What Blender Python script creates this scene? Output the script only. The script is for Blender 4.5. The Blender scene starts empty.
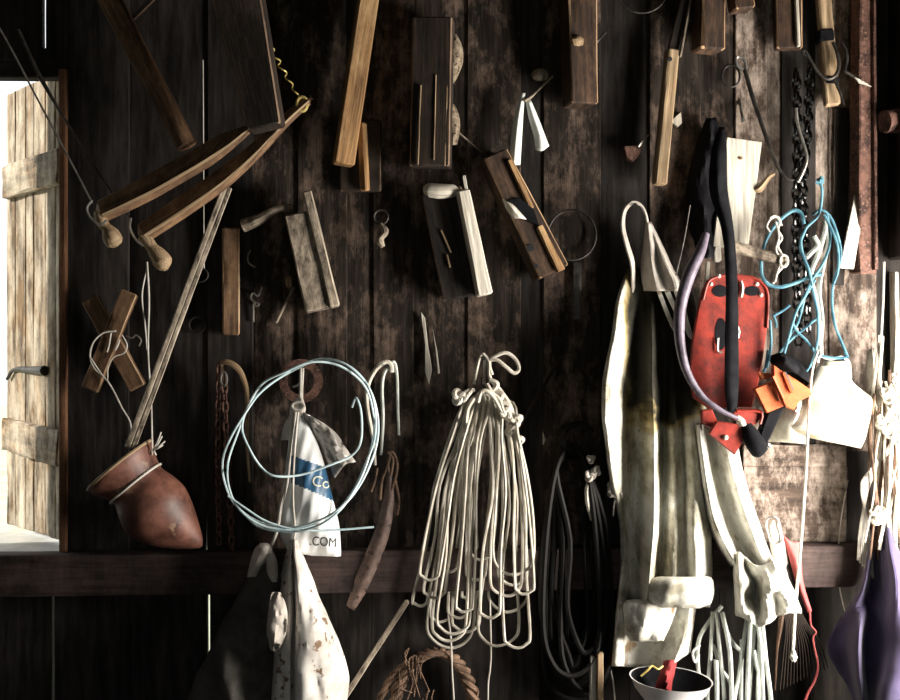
import bpy, math, random
from mathutils import Vector, Matrix, noise
from mathutils.bvhtree import BVHTree
random.seed(7)
SC = bpy.context.scene
COL = SC.collection
# ---------------------------------------------------------------- measures
# the wall is the plane y = 0; the photo's frame is 2.5 m wide on it
S = 1 / 360.0          # metres per photo pixel on the wall
D = 3.2                # camera distance
CZ = 1.5               # camera height


def P(x, y, d=0.0):
    k = (D + d) / D
    return Vector(((x - 450) * S * k, d, CZ - (y - 350) * S * k))


def PP(pts, d=0.0):
    return [P(p[0], p[1], p[2] if len(p) > 2 else d) for p in pts]


def spl(pts, n=6, closed=False):
    m = len(pts)
    if m < 3 and not closed:
        return [pts[0].lerp(pts[-1], i / n) for i in range(n + 1)]
    out = []
    segs = m if closed else m - 1
    for i in range(segs):
        if closed:
            a, b, c, d = pts[(i - 1) % m], pts[i], pts[(i + 1) % m], pts[(i + 2) % m]
        else:
            b, c = pts[i], pts[i + 1]
            a = pts[i - 1] if i > 0 else b + (b - c)
            d = pts[i + 2] if i + 2 < m else c + (c - b)
        for k in range(n):
            t = k / n
            out.append(0.5 * ((2 * b) + (c - a) * t + (2 * a - 5 * b + 4 * c - d) * t * t + (3 * b - a - 3 * c + d) * t ** 3))
    if not closed:
        out.append(pts[-1].copy())
    return out


def lin(vals, n):
    """list of key values resampled to n+1 values"""
    if not isinstance(vals, (list, tuple)):
        return [vals] * (n + 1)
    m = len(vals) - 1
    out = []
    for i in range(n + 1):
        t = i / n * m
        k = min(int(t), m - 1)
        out.append(vals[k] + (vals[k + 1] - vals[k]) * (t - k))
    return out


# ---------------------------------------------------------------- mesh builder
class MB:
    def __init__(s):
        s.v = []; s.f = []; s.uv = []; s.mi = []

    def face(s, idx, uvs, mi=0):
        s.f.append(idx); s.uv.append(uvs); s.mi.append(mi)

    def sweep(s, pts, w, d=None, roll=0.0, prof='round', seg=8, caps=True, jit=0.0, closed=False, mi=0, bev=None, fixed=None, twist=0.0, emi=None):
        n = len(pts)
        W = lin(w, n - 1)
        Dp = W if d is None else lin(d, n - 1)
        tang = []
        for i in range(n):
            if closed:
                t = pts[(i + 1) % n] - pts[(i - 1) % n]
            else:
                t = pts[min(i + 1, n - 1)] - pts[max(i - 1, 0)]
            tang.append(t.normalized() if t.length > 1e-9 else Vector((0, 0, 1)))
        frames = []
        if prof == 'round' and fixed is None:
            t = tang[0]
            a = Vector((0, -1, 0)) if abs(t.y) < 0.9 else Vector((1, 0, 0))
            nn = (a - t * a.dot(t)).normalized()
            for i in range(n):
                t = tang[i]
                nn = nn - t * nn.dot(t)
                nn = nn.normalized() if nn.length > 1e-6 else Vector((1, 0, 0))
                frames.append((nn, t.cross(nn)))
        else:
            a = fixed if fixed is not None else Vector((0, -1, 0))
            for i in range(n):
                t = tang[i]
                nn = a - t * a.dot(t)
                nn = nn.normalized() if nn.length > 1e-6 else Vector((1, 0, 0))
                frames.append((nn, t.cross(nn)))
        r = roll
        rings = []
        acc = 0.0
        seed = random.random() * 100
        if prof == 'rect' and caps and not closed:
            b = bev if bev is not None else min(0.004, 0.2 * min(min(W), min(Dp)))
            idx = list(range(n))
            plan = [(0, b, 0)] + [(i, 0, 0) for i in idx] + [(n - 1, b, 0)]
        else:
            plan = [(i, 0, 0) for i in range(n)]
            b = bev if bev is not None else 0
        last = None
        for q, (i, inset, _) in enumerate(plan):
            p = pts[i].copy()
            nn, bb = frames[i]
            ww, dd = W[i] / 2 - inset, Dp[i] / 2 - inset
            if last is not None:
                acc += (p - last).length
            last = p.copy()
            if prof == 'rect':
                if q == 1: p = p + tang[i] * (0)
                if inset and q == 0: p = p
                if q == 1 and not closed and caps: p = p + tang[i] * b
                if q == len(plan) - 2 and not closed and caps: p = p - tang[i] * b
            rr = r + twist * acc
            c, sn = math.cos(rr), math.sin(rr)
            n2, b2 = nn * c + bb * sn, bb * c - nn * sn
            ring = []
            if prof == 'round':
                prm = [(math.cos(2 * math.pi * k / seg), math.sin(2 * math.pi * k / seg)) for k in range(seg)]
                prm = [(x * dd, y * ww) for x, y in prm]
            else:
                e = max(1e-4, min(bev if bev is not None else 0.004, 0.3 * ww, 0.3 * dd))
                prm = [(-dd, -ww + e), (-dd, 0), (-dd, ww - e), (-dd + e, ww), (0, ww), (dd - e, ww), (dd, ww - e), (dd, 0), (dd, -ww + e), (dd - e, -ww), (0, -ww), (-dd + e, -ww)]
            for k, (x, y) in enumerate(prm):
                v = p + n2 * x + b2 * y
                if jit:
                    v = v + Vector((noise.noise(v * 14 + Vector((seed, k, 0))), noise.noise(v * 14 + Vector((k, seed, 9))), noise.noise(v * 14 + Vector((3, k, seed))))) * jit
                ring.append(len(s.v)); s.v.append(v)
            rings.append((ring, acc, 2 * (W[i] + Dp[i]) if prof == 'rect' else math.pi * W[i]))
        m = len(rings[0][0])
        cnt = len(rings)
        for i in range(cnt if closed else cnt - 1):
            (A, va, ca), (B, vb, cb) = rings[i], rings[(i + 1) % cnt]
            if closed and i == cnt - 1: vb = va + 0.01
            for k in range(m):
                k2 = (k + 1) % m
                u0, u1 = k / m * ca, (k + 1) / m * ca
                s.face((A[k], A[k2], B[k2], B[k]), ((u0, va), (u1, va), (u1, vb), (u0, vb)), emi if emi is not None and prof == 'rect' and k in (2, 5, 8, 11) else mi)
        if caps and not closed:
            for ring, inv in ((rings[0][0], True), (rings[-1][0], False)):
                o = ring[::-1] if inv else ring
                s.face(tuple(o), tuple((s.v[x].x, s.v[x].y * 0.3) for x in o), mi)
        return s

    def grid(s, g, closed=False, mi=0, mfun=None, cap=False):
        """g[i][j] vectors; surface facing -y when j runs left to right and i top to bottom"""
        nr, nc = len(g), len(g[0])
        base = len(s.v)
        for row in g:
            s.v.extend(row)
        for i in range(nr - 1):
            for j in range(nc if closed else nc - 1):
                j2 = (j + 1) % nc
                a, b, c, d = base + i * nc + j, base + (i + 1) * nc + j, base + (i + 1) * nc + j2, base + i * nc + j2
                ids = (a, b, c, d)
                m = mfun(i / (nr - 1), j / nc, (s.v[a] + s.v[c]) / 2) if mfun else mi
                s.face(ids, tuple((s.v[x].x, s.v[x].z) for x in ids), m)
        if cap:
            for i in (0, nr - 1):
                ids = [base + i * nc + j for j in range(nc)]
                if i: ids = ids[::-1]
                s.face(tuple(ids), tuple((s.v[x].x, s.v[x].z) for x in ids), mi)
        return s

    def prism(s, poly, th, mi=0, bev=0.0):
        """poly: vectors (front outline, counter-clockwise seen from the camera); th: depth backwards"""
        cen = sum(poly, Vector()) / len(poly)
        back = Vector((0, th, 0))
        n = len(poly)
        rings = []
        if bev > 0:
            ins = []
            for i in range(n):
                a, b, c = poly[i - 1], poly[i], poly[(i + 1) % n]
                t1 = (b - a).normalized(); t2 = (c - b).normalized()
                n1 = Vector((-t1.z, 0, t1.x)); n2 = Vector((-t2.z, 0, t2.x))
                m = (n1 + n2)
                m = m.normalized() if m.length > 1e-6 else n1
                if m.dot(cen - b) < 0: m = -m
                ins.append(b + m * bev)
            rings.append(ins); rings.append([p + Vector((0, bev, 0)) for p in poly])
            rings.append([p + back - Vector((0, bev, 0)) for p in poly]); rings.append([p + back for p in ins])
        else:
            rings = [list(poly), [p + back for p in poly]]
        base = len(s.v)
        for r_ in rings: s.v.extend(r_)
        R = len(rings)
        for i in range(R - 1):
            for j in range(n):
                j2 = (j + 1) % n
                ids = (base + i * n + j2, base + i * n + j, base + (i + 1) * n + j, base + (i + 1) * n + j2)
                s.face(ids, tuple((s.v[x].x + s.v[x].y, s.v[x].z) for x in ids), mi)
        f = tuple(base + j for j in range(n)); bk = tuple(base + (R - 1) * n + j for j in range(n))[::-1]
        s.face(f, tuple((s.v[x].x, s.v[x].z) for x in f), mi)
        s.face(bk, tuple((s.v[x].x, s.v[x].z) for x in bk), mi)
        return s

    def ball(s, c, r, sq=(1, 1, 1), nu=14, nv=9, mi=0, lump=0.0):
        g = []
        for i in range(nv + 1):
            th = math.pi * (0.02 + 0.96 * i / nv)
            row = []
            for j in range(nu):
                ph = 2 * math.pi * j / nu
                d_ = Vector((math.sin(th) * math.cos(ph), math.sin(th) * math.sin(ph), math.cos(th)))
                rr = r * (1 + lump * noise.noise(d_ * 2.2 + c * 30))
                row.append(c + Vector((d_.x * sq[0], d_.y * sq[1], d_.z * sq[2])) * rr)
            g.append(row)
        return s.grid(g, closed=True, cap=True, mi=mi)

    def bvh(s):
        return BVHTree.FromPolygons(s.v, s.f)


LOC = {}


def build(name, mb, mats, parent=None, smooth=35, solid=0.0, subs=0):
    me = bpy.data.meshes.new(name)
    lo = Vector((min(v.x for v in mb.v), min(v.y for v in mb.v), min(v.z for v in mb.v)))
    hi = Vector((max(v.x for v in mb.v), max(v.y for v in mb.v), max(v.z for v in mb.v)))
    c = (lo + hi) / 2
    me.from_pydata([v - c for v in mb.v], [], mb.f)
    uv = me.uv_layers.new(name='UVMap')
    i = 0
    for u in mb.uv:
        for q in u:
            uv.data[i].uv = q; i += 1
    if not isinstance(mats, (list, tuple)): mats = [mats]
    if len(mats) == 1 and mats[0] in WORN: mats = [mats[0], WORN[mats[0]]]
    for m in mats: me.materials.append(m)
    for p, m in zip(me.polygons, mb.mi): p.material_index = min(m, len(mats) - 1)
    import bmesh
    bm = bmesh.new(); bm.from_mesh(me); bmesh.ops.recalc_face_normals(bm, faces=bm.faces); bm.to_mesh(me); bm.free()
    me.shade_smooth(); me.set_sharp_from_angle(angle=math.radians(smooth))
    o = bpy.data.objects.new(name, me); COL.objects.link(o)
    LOC[o.name] = c
    if parent:
        o.parent = parent; o.location = c - LOC[parent.name]
    else:
        o.location = c
    if solid:
        m = o.modifiers.new('thickness', 'SOLIDIFY'); m.thickness = solid; m.offset = 0
    if subs:
        m = o.modifiers.new('smooth', 'SUBSURF'); m.levels = subs; m.render_levels = subs
    return o


def tag(o, label, cat, group=None, kind=None):
    if label: o['label'] = label
    if cat: o['category'] = cat
    if group: o['group'] = group
    if kind: o['kind'] = kind
    return o


def root(name, loc, label, cat, group=None):
    o = bpy.data.objects.new(name, None); COL.objects.link(o)
    o.empty_display_size = 0.05
    o.location = loc; LOC[o.name] = loc.copy()
    return tag(o, label, cat, group)


def part(parent, name, mb, mats, label=None, **k):
    o = build(name, mb, mats, parent, **k)
    if label: o['label'] = label
    return o


def one(name, mb, mats, label, cat, group=None, **k):
    return tag(build(name, mb, mats, None, **k), label, cat, group)


def struct(name, mb, mats, **k):
    o = build(name, mb, mats, None, **k); o['kind'] = 'structure'; return o


# ---------------------------------------------------------------- materials
def new_mat(name, rough=0.7, metal=0.0, spec=0.4):
    m = bpy.data.materials.new(name); m.use_nodes = True
    nt = m.node_tree; b = nt.nodes['Principled BSDF']
    b.inputs['Roughness'].default_value = rough; b.inputs['Metallic'].default_value = metal
    b.inputs['Specular IOR Level'].default_value = spec
    return m, nt, b


def nd(nt, t, **k):
    n = nt.nodes.new(t)
    for a, v in k.items(): setattr(n, a, v)
    return n


def ramp(nt, stops):
    r = nd(nt, 'ShaderNodeValToRGB')
    e = r.color_ramp.elements
    while len(e) < len(stops): e.new(0.5)
    for el, (p, c) in zip(e, stops):
        el.position = p; el.color = (c[0], c[1], c[2], 1)
    return r


def wood(name, c1, c2, c3, rough=0.75, gu=120, gv=5, patch=5.0, p0=0.42, p1=0.68, bump=0.5, spec=0.3):
    """grain runs along the UV v axis; c1/c2 grain dark and light, c3 worn patches"""
    m, nt, b = new_mat(name, rough, 0, spec)
    L = nt.links.new
    uv = nd(nt, 'ShaderNodeUVMap'); oi = nd(nt, 'ShaderNodeObjectInfo')
    mp = nd(nt, 'ShaderNodeMapping'); mp.inputs['Scale'].default_value = (gu, gv, 1)
    L(uv.outputs[0], mp.inputs[0])
    ad = nd(nt, 'ShaderNodeVectorMath', operation='ADD'); mu = nd(nt, 'ShaderNodeMath', operation='MULTIPLY'); mu.inputs[1].default_value = 57
    L(oi.outputs['Random'], mu.inputs[0]); L(mp.outputs[0], ad.inputs[0]); L(mu.outputs[0], ad.inputs[1])
    n1 = nd(nt, 'ShaderNodeTexNoise'); n1.inputs['Scale'].default_value = 1; n1.inputs['Detail'].default_value = 6; n1.inputs['Roughness'].default_value = 0.65
    L(ad.outputs[0], n1.inputs[0])
    r1 = ramp(nt, [(0.3, c1), (0.7, c2)]); L(n1.outputs[0], r1.inputs[0])
    tc = nd(nt, 'ShaderNodeTexCoord'); mp2 = nd(nt, 'ShaderNodeMapping'); mp2.inputs['Scale'].default_value = (patch, patch, patch * 0.5)
    L(tc.outputs['Object'], mp2.inputs[0])
    ad2 = nd(nt, 'ShaderNodeVectorMath', operation='ADD'); L(mp2.outputs[0], ad2.inputs[0]); L(mu.outputs[0], ad2.inputs[1])
    n2 = nd(nt, 'ShaderNodeTexNoise'); n2.inputs['Scale'].default_value = 1; n2.inputs['Detail'].default_value = 10; n2.inputs['Roughness'].default_value = 0.76
    L(ad2.outputs[0], n2.inputs[0])
    r2 = ramp(nt, [(p0, (0, 0, 0)), (p1, (1, 1, 1))]); L(n2.outputs[0], r2.inputs[0])
    mx = nd(nt, 'ShaderNodeMix', data_type='RGBA'); L(r2.outputs[0], mx.inputs[0]); L(r1.outputs[0], mx.inputs[6]); mx.inputs[7].default_value = (*c3, 1)
    # the grain still shows through the worn patches
    mg = nd(nt, 'ShaderNodeMix', data_type='RGBA', blend_type='MULTIPLY'); mg.inputs[0].default_value = 0.75
    r3 = ramp(nt, [(0.3, (0.35, 0.33, 0.3)), (0.62, (1, 1, 1))]); L(n1.outputs[0], r3.inputs[0])
    L(mx.outputs[2], mg.inputs[6]); L(r3.outputs[0], mg.inputs[7]); L(mg.outputs[2], b.inputs['Base Color'])
    bp = nd(nt, 'ShaderNodeBump'); bp.inputs['Strength'].default_value = bump; bp.inputs['Distance'].default_value = 0.004
    L(n1.outputs[0], bp.inputs['Height']); L(bp.outputs[0], b.inputs['Normal'])
    return m


def mottled(name, c1, c2, scale=20, rough=0.7, metal=0.0, bump=0.3, p0=0.35, p1=0.65, spec=0.4, c3=None, s3=60, t3=0.68, fine=0.002, sheen=0):
    m, nt, b = new_mat(name, rough, metal, spec)
    L = nt.links.new
    tc = nd(nt, 'ShaderNodeTexCoord'); oi = nd(nt, 'ShaderNodeObjectInfo')
    ad = nd(nt, 'ShaderNodeVectorMath', operation='ADD'); mu = nd(nt, 'ShaderNodeMath', operation='MULTIPLY'); mu.inputs[1].default_value = 31
    L(oi.outputs['Random'], mu.inputs[0]); L(tc.outputs['Object'], ad.inputs[0]); L(mu.outputs[0], ad.inputs[1])
    n1 = nd(nt, 'ShaderNodeTexNoise'); n1.inputs['Scale'].default_value = scale; n1.inputs['Detail'].default_value = 6; n1.inputs['Roughness'].default_value = 0.65
    L(ad.outputs[0], n1.inputs[0])
    r1 = ramp(nt, [(p0, c1), (p1, c2)]); L(n1.outputs[0], r1.inputs[0])
    out = r1.outputs[0]
    if c3:
        n3 = nd(nt, 'ShaderNodeTexNoise'); n3.inputs['Scale'].default_value = s3; n3.inputs['Detail'].default_value = 4
        L(ad.outputs[0], n3.inputs[0])
        r3 = ramp(nt, [(t3 - 0.03, (0, 0, 0)), (t3 + 0.03, (1, 1, 1))]); L(n3.outputs[0], r3.inputs[0])
        mx = nd(nt, 'ShaderNodeMix', data_type='RGBA'); L(r3.outputs[0], mx.inputs[0]); L(out, mx.inputs[6]); mx.inputs[7].default_value = (*c3, 1)
        out = mx.outputs[2]
    L(out, b.inputs['Base Color'])
    n4 = nd(nt, 'ShaderNodeTexNoise'); n4.inputs['Scale'].default_value = scale * 6; n4.inputs['Detail'].default_value = 4
    L(ad.outputs[0], n4.inputs[0])
    bp = nd(nt, 'ShaderNodeBump'); bp.inputs['Strength'].default_value = bump; bp.inputs['Distance'].default_value = fine
    L(n4.outputs[0], bp.inputs['Height']); L(bp.outputs[0], b.inputs['Normal'])
    if sheen: b.inputs['Sheen Weight'].default_value = sheen
    return m


def cord_mat(name, c1, c2, rough=0.8, pitch=260):
    m, nt, b = new_mat(name, rough, 0, 0.3)
    L = nt.links.new
    uv = nd(nt, 'ShaderNodeUVMap')
    mp = nd(nt, 'ShaderNodeMapping'); mp.inputs['Scale'].default_value = (pitch, pitch, 1)
    L(uv.outputs[0], mp.inputs[0])
    w = nd(nt, 'ShaderNodeTexWave', wave_type='BANDS', bands_direction='DIAGONAL'); w.inputs['Scale'].default_value = 0.35; w.inputs['Distortion'].default_value = 0.6
    L(mp.outputs[0], w.inputs[0])
    tc = nd(nt, 'ShaderNodeTexCoord'); n1 = nd(nt, 'ShaderNodeTexNoise'); n1.inputs['Scale'].default_value = 25; n1.inputs['Detail'].default_value = 5
    L(tc.outputs['Object'], n1.inputs[0])
    r1 = ramp(nt, [(0.35, c1), (0.65, c2)]); L(n1.outputs[0], r1.inputs[0])
    mg = nd(nt, 'ShaderNodeMix', data_type='RGBA', blend_type='MULTIPLY'); mg.inputs[0].default_value = 0.5
    r3 = ramp(nt, [(0.1, (0.4, 0.38, 0.35)), (0.5, (1, 1, 1))]); L(w.outputs[0], r3.inputs[0])
    L(r1.outputs[0], mg.inputs[6]); L(r3.outputs[0], mg.inputs[7]); L(mg.outputs[2], b.inputs['Base Color'])
    bp = nd(nt, 'ShaderNodeBump'); bp.inputs['Strength'].default_value = 0.6; bp.inputs['Distance'].default_value = 0.001
    L(w.outputs[0], bp.inputs['Height']); L(bp.outputs[0], b.inputs['Normal'])
    return m


M = {}
M['tar'] = wood('tarred_boards', (0.014, 0.0125, 0.012), (0.036, 0.032, 0.030), (0.058, 0.048, 0.044), patch=7, p0=0.45, p1=0.8, spec=0.08)
M['wall'] = wood('weathered_wall_boards', (0.010, 0.008, 0.0065), (0.040, 0.030, 0.024), (0.24, 0.17, 0.132), patch=14, p0=0.49, p1=0.70, bump=0.9, spec=.15)
M['wallpale'] = wood('pale_weathered_wall_boards', (0.024, 0.016, 0.012), (0.12, 0.083, 0.063), (0.47, 0.385, 0.325), patch=16, p0=0.44, p1=0.62, bump=1.0, spec=.2)
M['near_black'] = wood('near_black_boards', (0.003, 0.0025, 0.0025), (0.008, 0.007, 0.006), (0.014, 0.012, 0.01), patch=7, spec=0.05)  # darkest board tone, right part of the wall below the rail
M['umber'] = wood('worn_umber_wood', (0.035, 0.017, 0.009), (0.16, 0.088, 0.047), (0.32, 0.19, 0.105), patch=12, p0=.42, p1=.7)
M['sill'] = wood('rail_wood', (0.012, 0.008, 0.007), (0.045, 0.03, 0.027), (0.10, 0.065, 0.058), patch=9)
M['dark'] = wood('dark_stained_wood', (0.005, 0.004, 0.003), (0.02, 0.014, 0.011), (0.05, 0.033, 0.023), patch=9)
M['brown'] = wood('brown_wood', (0.009, 0.005, 0.003), (0.052, 0.028, 0.016), (0.15, 0.083, 0.047), patch=12, p0=.45, p1=.75)
M['grey'] = wood('grey_brown_wood', (0.02, 0.015, 0.011), (0.10, 0.078, 0.058), (0.62, 0.52, 0.4), patch=22, p0=0.4, p1=0.7)
M['honey'] = wood('honey_wood', (0.16, 0.085, 0.035), (0.42, 0.24, 0.105), (0.62, 0.42, 0.22), patch=7, p0=0.45, p1=0.75)
M['tan'] = wood('tan_worn_wood', (0.22, 0.15, 0.085), (0.5, 0.37, 0.23), (0.30, 0.17, 0.08), patch=14, p0=0.5, p1=0.8)
M['palewood'] = wood('pale_bare_wood', (0.50, 0.46, 0.38), (0.72, 0.68, 0.6), (0.46, 0.36, 0.24), patch=9, p0=0.55, p1=0.85, bump=0.25)
M['shutter'] = wood('sun_bleached_boards', (0.03, 0.014, 0.006), (0.42, 0.27, 0.14), (0.85, 0.76, 0.62), patch=8, gu=60, p0=0.42, p1=0.66)
M['jamb'] = wood('reddish_jamb_wood', (0.05, 0.02, 0.008), (0.2, 0.09, 0.04), (0.3, 0.15, 0.08), patch=8)
M['ledge'] = mottled('whitewashed_ledge', (0.6, 0.6, 0.56), (0.85, 0.85, 0.8), 8, 0.8)
M['iron'] = mottled('dark_iron', (0.015, 0.013, 0.012), (0.07, 0.062, 0.055), 40, 0.45, 0.6, 0.4)
M['steel'] = mottled('worn_bright_steel', (0.18, 0.17, 0.15), (0.5, 0.48, 0.44), 40, 0.35, 0.8, 0.2)
M['chain'] = mottled('black_oiled_chain', (0.05, 0.05, 0.052), (0.13, 0.13, 0.13), 60, 0.17, 1.0, 0.2)
M['rust'] = mottled('rusty_iron', (0.03, 0.014, 0.01), (0.17, 0.085, 0.062), 30, 0.8, 0.1, 0.8, c3=(0.19, 0.105, 0.08), s3=130, t3=0.6)
M['brass'] = mottled('yellow_wire', (0.4, 0.3, 0.08), (0.65, 0.52, 0.2), 40, 0.4, 0.4)
M['rope'] = cord_mat('pale_rope', (0.42, 0.38, 0.31), (0.7, 0.66, 0.58))
M['string'] = cord_mat('white_string', (0.5, 0.46, 0.4), (0.75, 0.72, 0.66), pitch=500)
M['brownrope'] = cord_mat('brown_rope', (0.06, 0.035, 0.022), (0.24, 0.15, 0.1), pitch=200)
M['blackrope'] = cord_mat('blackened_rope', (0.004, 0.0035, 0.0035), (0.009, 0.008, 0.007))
M['bluerope'] = cord_mat('blue_polypropylene_rope', (0.025, 0.10, 0.15), (0.12, 0.29, 0.36), rough=0.5)
M['greenrope'] = cord_mat('pale_green_white_rope', (0.42, 0.46, 0.42), (0.74, 0.77, 0.72))
M['bluewire'] = mottled('pale_blue_wire', (0.42, 0.58, 0.62), (0.66, 0.78, 0.8), 30, 0.35, 0.0, 0.1)
M['canvas'] = mottled('cream_canvas', (0.26, 0.24, 0.18), (0.68, 0.67, 0.61), 13, 0.85, 0, 0.5, c3=(0.24, 0.17, 0.10), s3=11, t3=0.64, fine=0.0015, p0=.34, p1=.54)
M['canvasdark'] = mottled('dark_canvas', (0.035, 0.033, 0.028), (0.14, 0.135, 0.115), 10, 0.85, 0, 0.5)  # canvas in a much darker tone


def stained_canvas():
    m, nt, b = new_mat('stained_dark_bib_canvas', 0.88, 0, 0.2)
    L = nt.links.new
    uv = nd(nt, 'ShaderNodeUVMap'); sx = nd(nt, 'ShaderNodeSeparateXYZ'); L(uv.outputs[0], sx.inputs[0])
    n1 = nd(nt, 'ShaderNodeTexNoise'); n1.inputs['Scale'].default_value = 7; n1.inputs['Detail'].default_value = 7; L(uv.outputs[0], n1.inputs[0])
    # bib coloured darker, through a brown margin: above z = 1.30 and right of the side flap
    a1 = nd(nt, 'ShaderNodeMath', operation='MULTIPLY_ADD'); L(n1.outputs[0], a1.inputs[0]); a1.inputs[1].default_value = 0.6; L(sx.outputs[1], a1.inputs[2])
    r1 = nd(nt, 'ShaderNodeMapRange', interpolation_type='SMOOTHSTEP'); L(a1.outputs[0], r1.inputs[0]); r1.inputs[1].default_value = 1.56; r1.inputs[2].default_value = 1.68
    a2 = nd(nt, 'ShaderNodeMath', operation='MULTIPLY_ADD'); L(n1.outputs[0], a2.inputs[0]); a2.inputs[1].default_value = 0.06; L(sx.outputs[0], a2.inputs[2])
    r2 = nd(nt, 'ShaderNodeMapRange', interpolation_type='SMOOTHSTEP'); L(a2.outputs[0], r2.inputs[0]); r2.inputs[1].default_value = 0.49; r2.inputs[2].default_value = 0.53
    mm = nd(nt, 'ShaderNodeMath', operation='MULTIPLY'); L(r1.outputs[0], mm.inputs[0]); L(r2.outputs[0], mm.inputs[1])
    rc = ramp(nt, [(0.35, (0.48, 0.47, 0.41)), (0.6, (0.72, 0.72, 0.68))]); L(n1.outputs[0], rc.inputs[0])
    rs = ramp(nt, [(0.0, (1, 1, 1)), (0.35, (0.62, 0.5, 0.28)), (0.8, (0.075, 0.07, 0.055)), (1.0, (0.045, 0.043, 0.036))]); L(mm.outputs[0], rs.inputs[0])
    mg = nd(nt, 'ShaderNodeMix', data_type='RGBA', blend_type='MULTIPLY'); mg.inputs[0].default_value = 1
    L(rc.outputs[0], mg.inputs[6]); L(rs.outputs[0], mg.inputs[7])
    n3 = nd(nt, 'ShaderNodeTexNoise'); n3.inputs['Scale'].default_value = 55; n3.inputs['Detail'].default_value = 3; L(uv.outputs[0], n3.inputs[0])
    r3 = ramp(nt, [(0.66, (1, 1, 1)), (0.72, (0.3, 0.24, 0.17))]); L(n3.outputs[0], r3.inputs[0])
    m2 = nd(nt, 'ShaderNodeMix', data_type='RGBA', blend_type='MULTIPLY'); m2.inputs[0].default_value = 0.7
    L(mg.outputs[2], m2.inputs[6]); L(r3.outputs[0], m2.inputs[7]); 
    mpg = nd(nt, 'ShaderNodeMapping'); mpg.inputs['Scale'].default_value = (26, 7, 1); L(uv.outputs[0], mpg.inputs[0])
    n5 = nd(nt, 'ShaderNodeTexNoise'); n5.inputs['Scale'].default_value = 1; n5.inputs['Detail'].default_value = 9; n5.inputs['Roughness'].default_value = 0.7; L(mpg.outputs[0], n5.inputs[0])
    r5 = ramp(nt, [(0.36, (0.16, 0.145, 0.11)), (0.46, (0.62, 0.58, 0.47)), (0.56, (1, 1, 1))]); L(n5.outputs[0], r5.inputs[0])
    m3 = nd(nt, 'ShaderNodeMix', data_type='RGBA', blend_type='MULTIPLY'); m3.inputs[0].default_value = 0.85
    L(m2.outputs[2], m3.inputs[6]); L(r5.outputs[0], m3.inputs[7]); L(m3.outputs[2], b.inputs['Base Color'])
    n4 = nd(nt, 'ShaderNodeTexNoise'); n4.inputs['Scale'].default_value = 90; L(uv.outputs[0], n4.inputs[0])
    bp = nd(nt, 'ShaderNodeBump'); bp.inputs['Strength'].default_value = 0.5; bp.inputs['Distance'].default_value = 0.0015
    L(n4.outputs[0], bp.inputs['Height']); L(bp.outputs[0], b.inputs['Normal'])
    return m


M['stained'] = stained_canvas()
M['sackwhite'] = mottled('stained_white_sackcloth', (0.42, 0.38, 0.34), (0.76, 0.74, 0.70), 9, 0.85, 0, 0.5, c3=(0.16, 0.10, 0.06), s3=40, t3=0.64, fine=0.0012)
M['sackgrey'] = mottled('dark_grey_cloth', (0.025, 0.023, 0.02), (0.085, 0.078, 0.068), 12, 0.85, 0, 0.5)
M['crumple'] = mottled('dingy_white_cloth', (0.32, 0.29, 0.25), (0.55, 0.5, 0.45), 14, 0.8, 0, 0.5)
M['purple'] = mottled('purple_cloth', (0.022, 0.016, 0.048), (0.06, 0.045, 0.11), 8, 0.8, 0, 0.4, sheen=0.3)
M['red'] = mottled('red_plastic', (0.05, 0.004, 0.002), (0.27, 0.02, 0.009), 26, 0.5, 0, 0.3, p0=0.3, p1=0.62)
M['orange'] = mottled('orange_plastic', (0.42, 0.075, 0.02), (0.62, 0.15, 0.045), 30, 0.5, 0, 0.3)
M['darkred'] = mottled('dark_red_rag', (0.14, 0.01, 0.012), (0.3, 0.03, 0.03), 18, 0.85)
M['redcloth'] = mottled('red_cloth', (0.35, 0.06, 0.06), (0.55, 0.14, 0.13), 14, 0.8)
M['plastic'] = mottled('white_jerrycan_plastic', (0.30, 0.27, 0.19), (0.66, 0.65, 0.59), 11, 0.45, 0, 0.2, c3=(0.34, 0.28, 0.15), s3=8, t3=0.62)
M['bag'] = mottled('white_printed_bag_film', (0.62, 0.64, 0.64), (0.8, 0.81, 0.8), 10, 0.35, 0, 0.3)
M['bagblue'] = mottled('blue_bag_print', (0.02, 0.075, 0.15), (0.04, 0.12, 0.22), 10, 0.35)
M['bagclear'] = mottled('dull_clear_film', (0.22, 0.2, 0.18), (0.46, 0.43, 0.39), 12, 0.25, 0, 0.4)
M['ink'] = mottled('black_print', (0.012, 0.014, 0.016), (0.02, 0.022, 0.025), 10, 0.5)
M['cream_ink'] = mottled('cream_print', (0.6, 0.58, 0.45), (0.75, 0.73, 0.6), 10, 0.5)
M['rubber'] = mottled('black_rubber', (0.005, 0.005, 0.006), (0.012, 0.012, 0.014), 20, 0.85, spec=0.06)
M['hose'] = mottled('violet_grey_hose', (0.045, 0.036, 0.05), (0.15, 0.125, 0.165), 25, 0.45, 0, 0.3)
M['leather'] = mottled('worn_brown_leather', (0.045, 0.028, 0.022), (0.17, 0.11, 0.09), 20, 0.6, 0, 0.6, c3=(0.05, 0.03, 0.02), s3=50, t3=0.62)
M['gourd'] = mottled('reddish_brown_clay', (0.05, 0.019, 0.013), (0.19, 0.08, 0.055), 14, 0.5, 0, 0.3, c3=(0.22, 0.14, 0.09), s3=18, t3=0.66)
M['paper'] = mottled('white_husk', (0.6, 0.64, 0.6), (0.78, 0.8, 0.76), 20, 0.7, 0, 0.3)
M['bowl'] = mottled('white_enamel', (0.66, 0.64, 0.64), (0.78, 0.76, 0.76), 8, 0.3)
M['fungus'] = mottled('buff_fibre', (0.1, 0.075, 0.05), (0.34, 0.27, 0.19), 60, 0.9, 0, 0.8, c3=(0.03, 0.02, 0.015), s3=90, t3=0.6)
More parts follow.
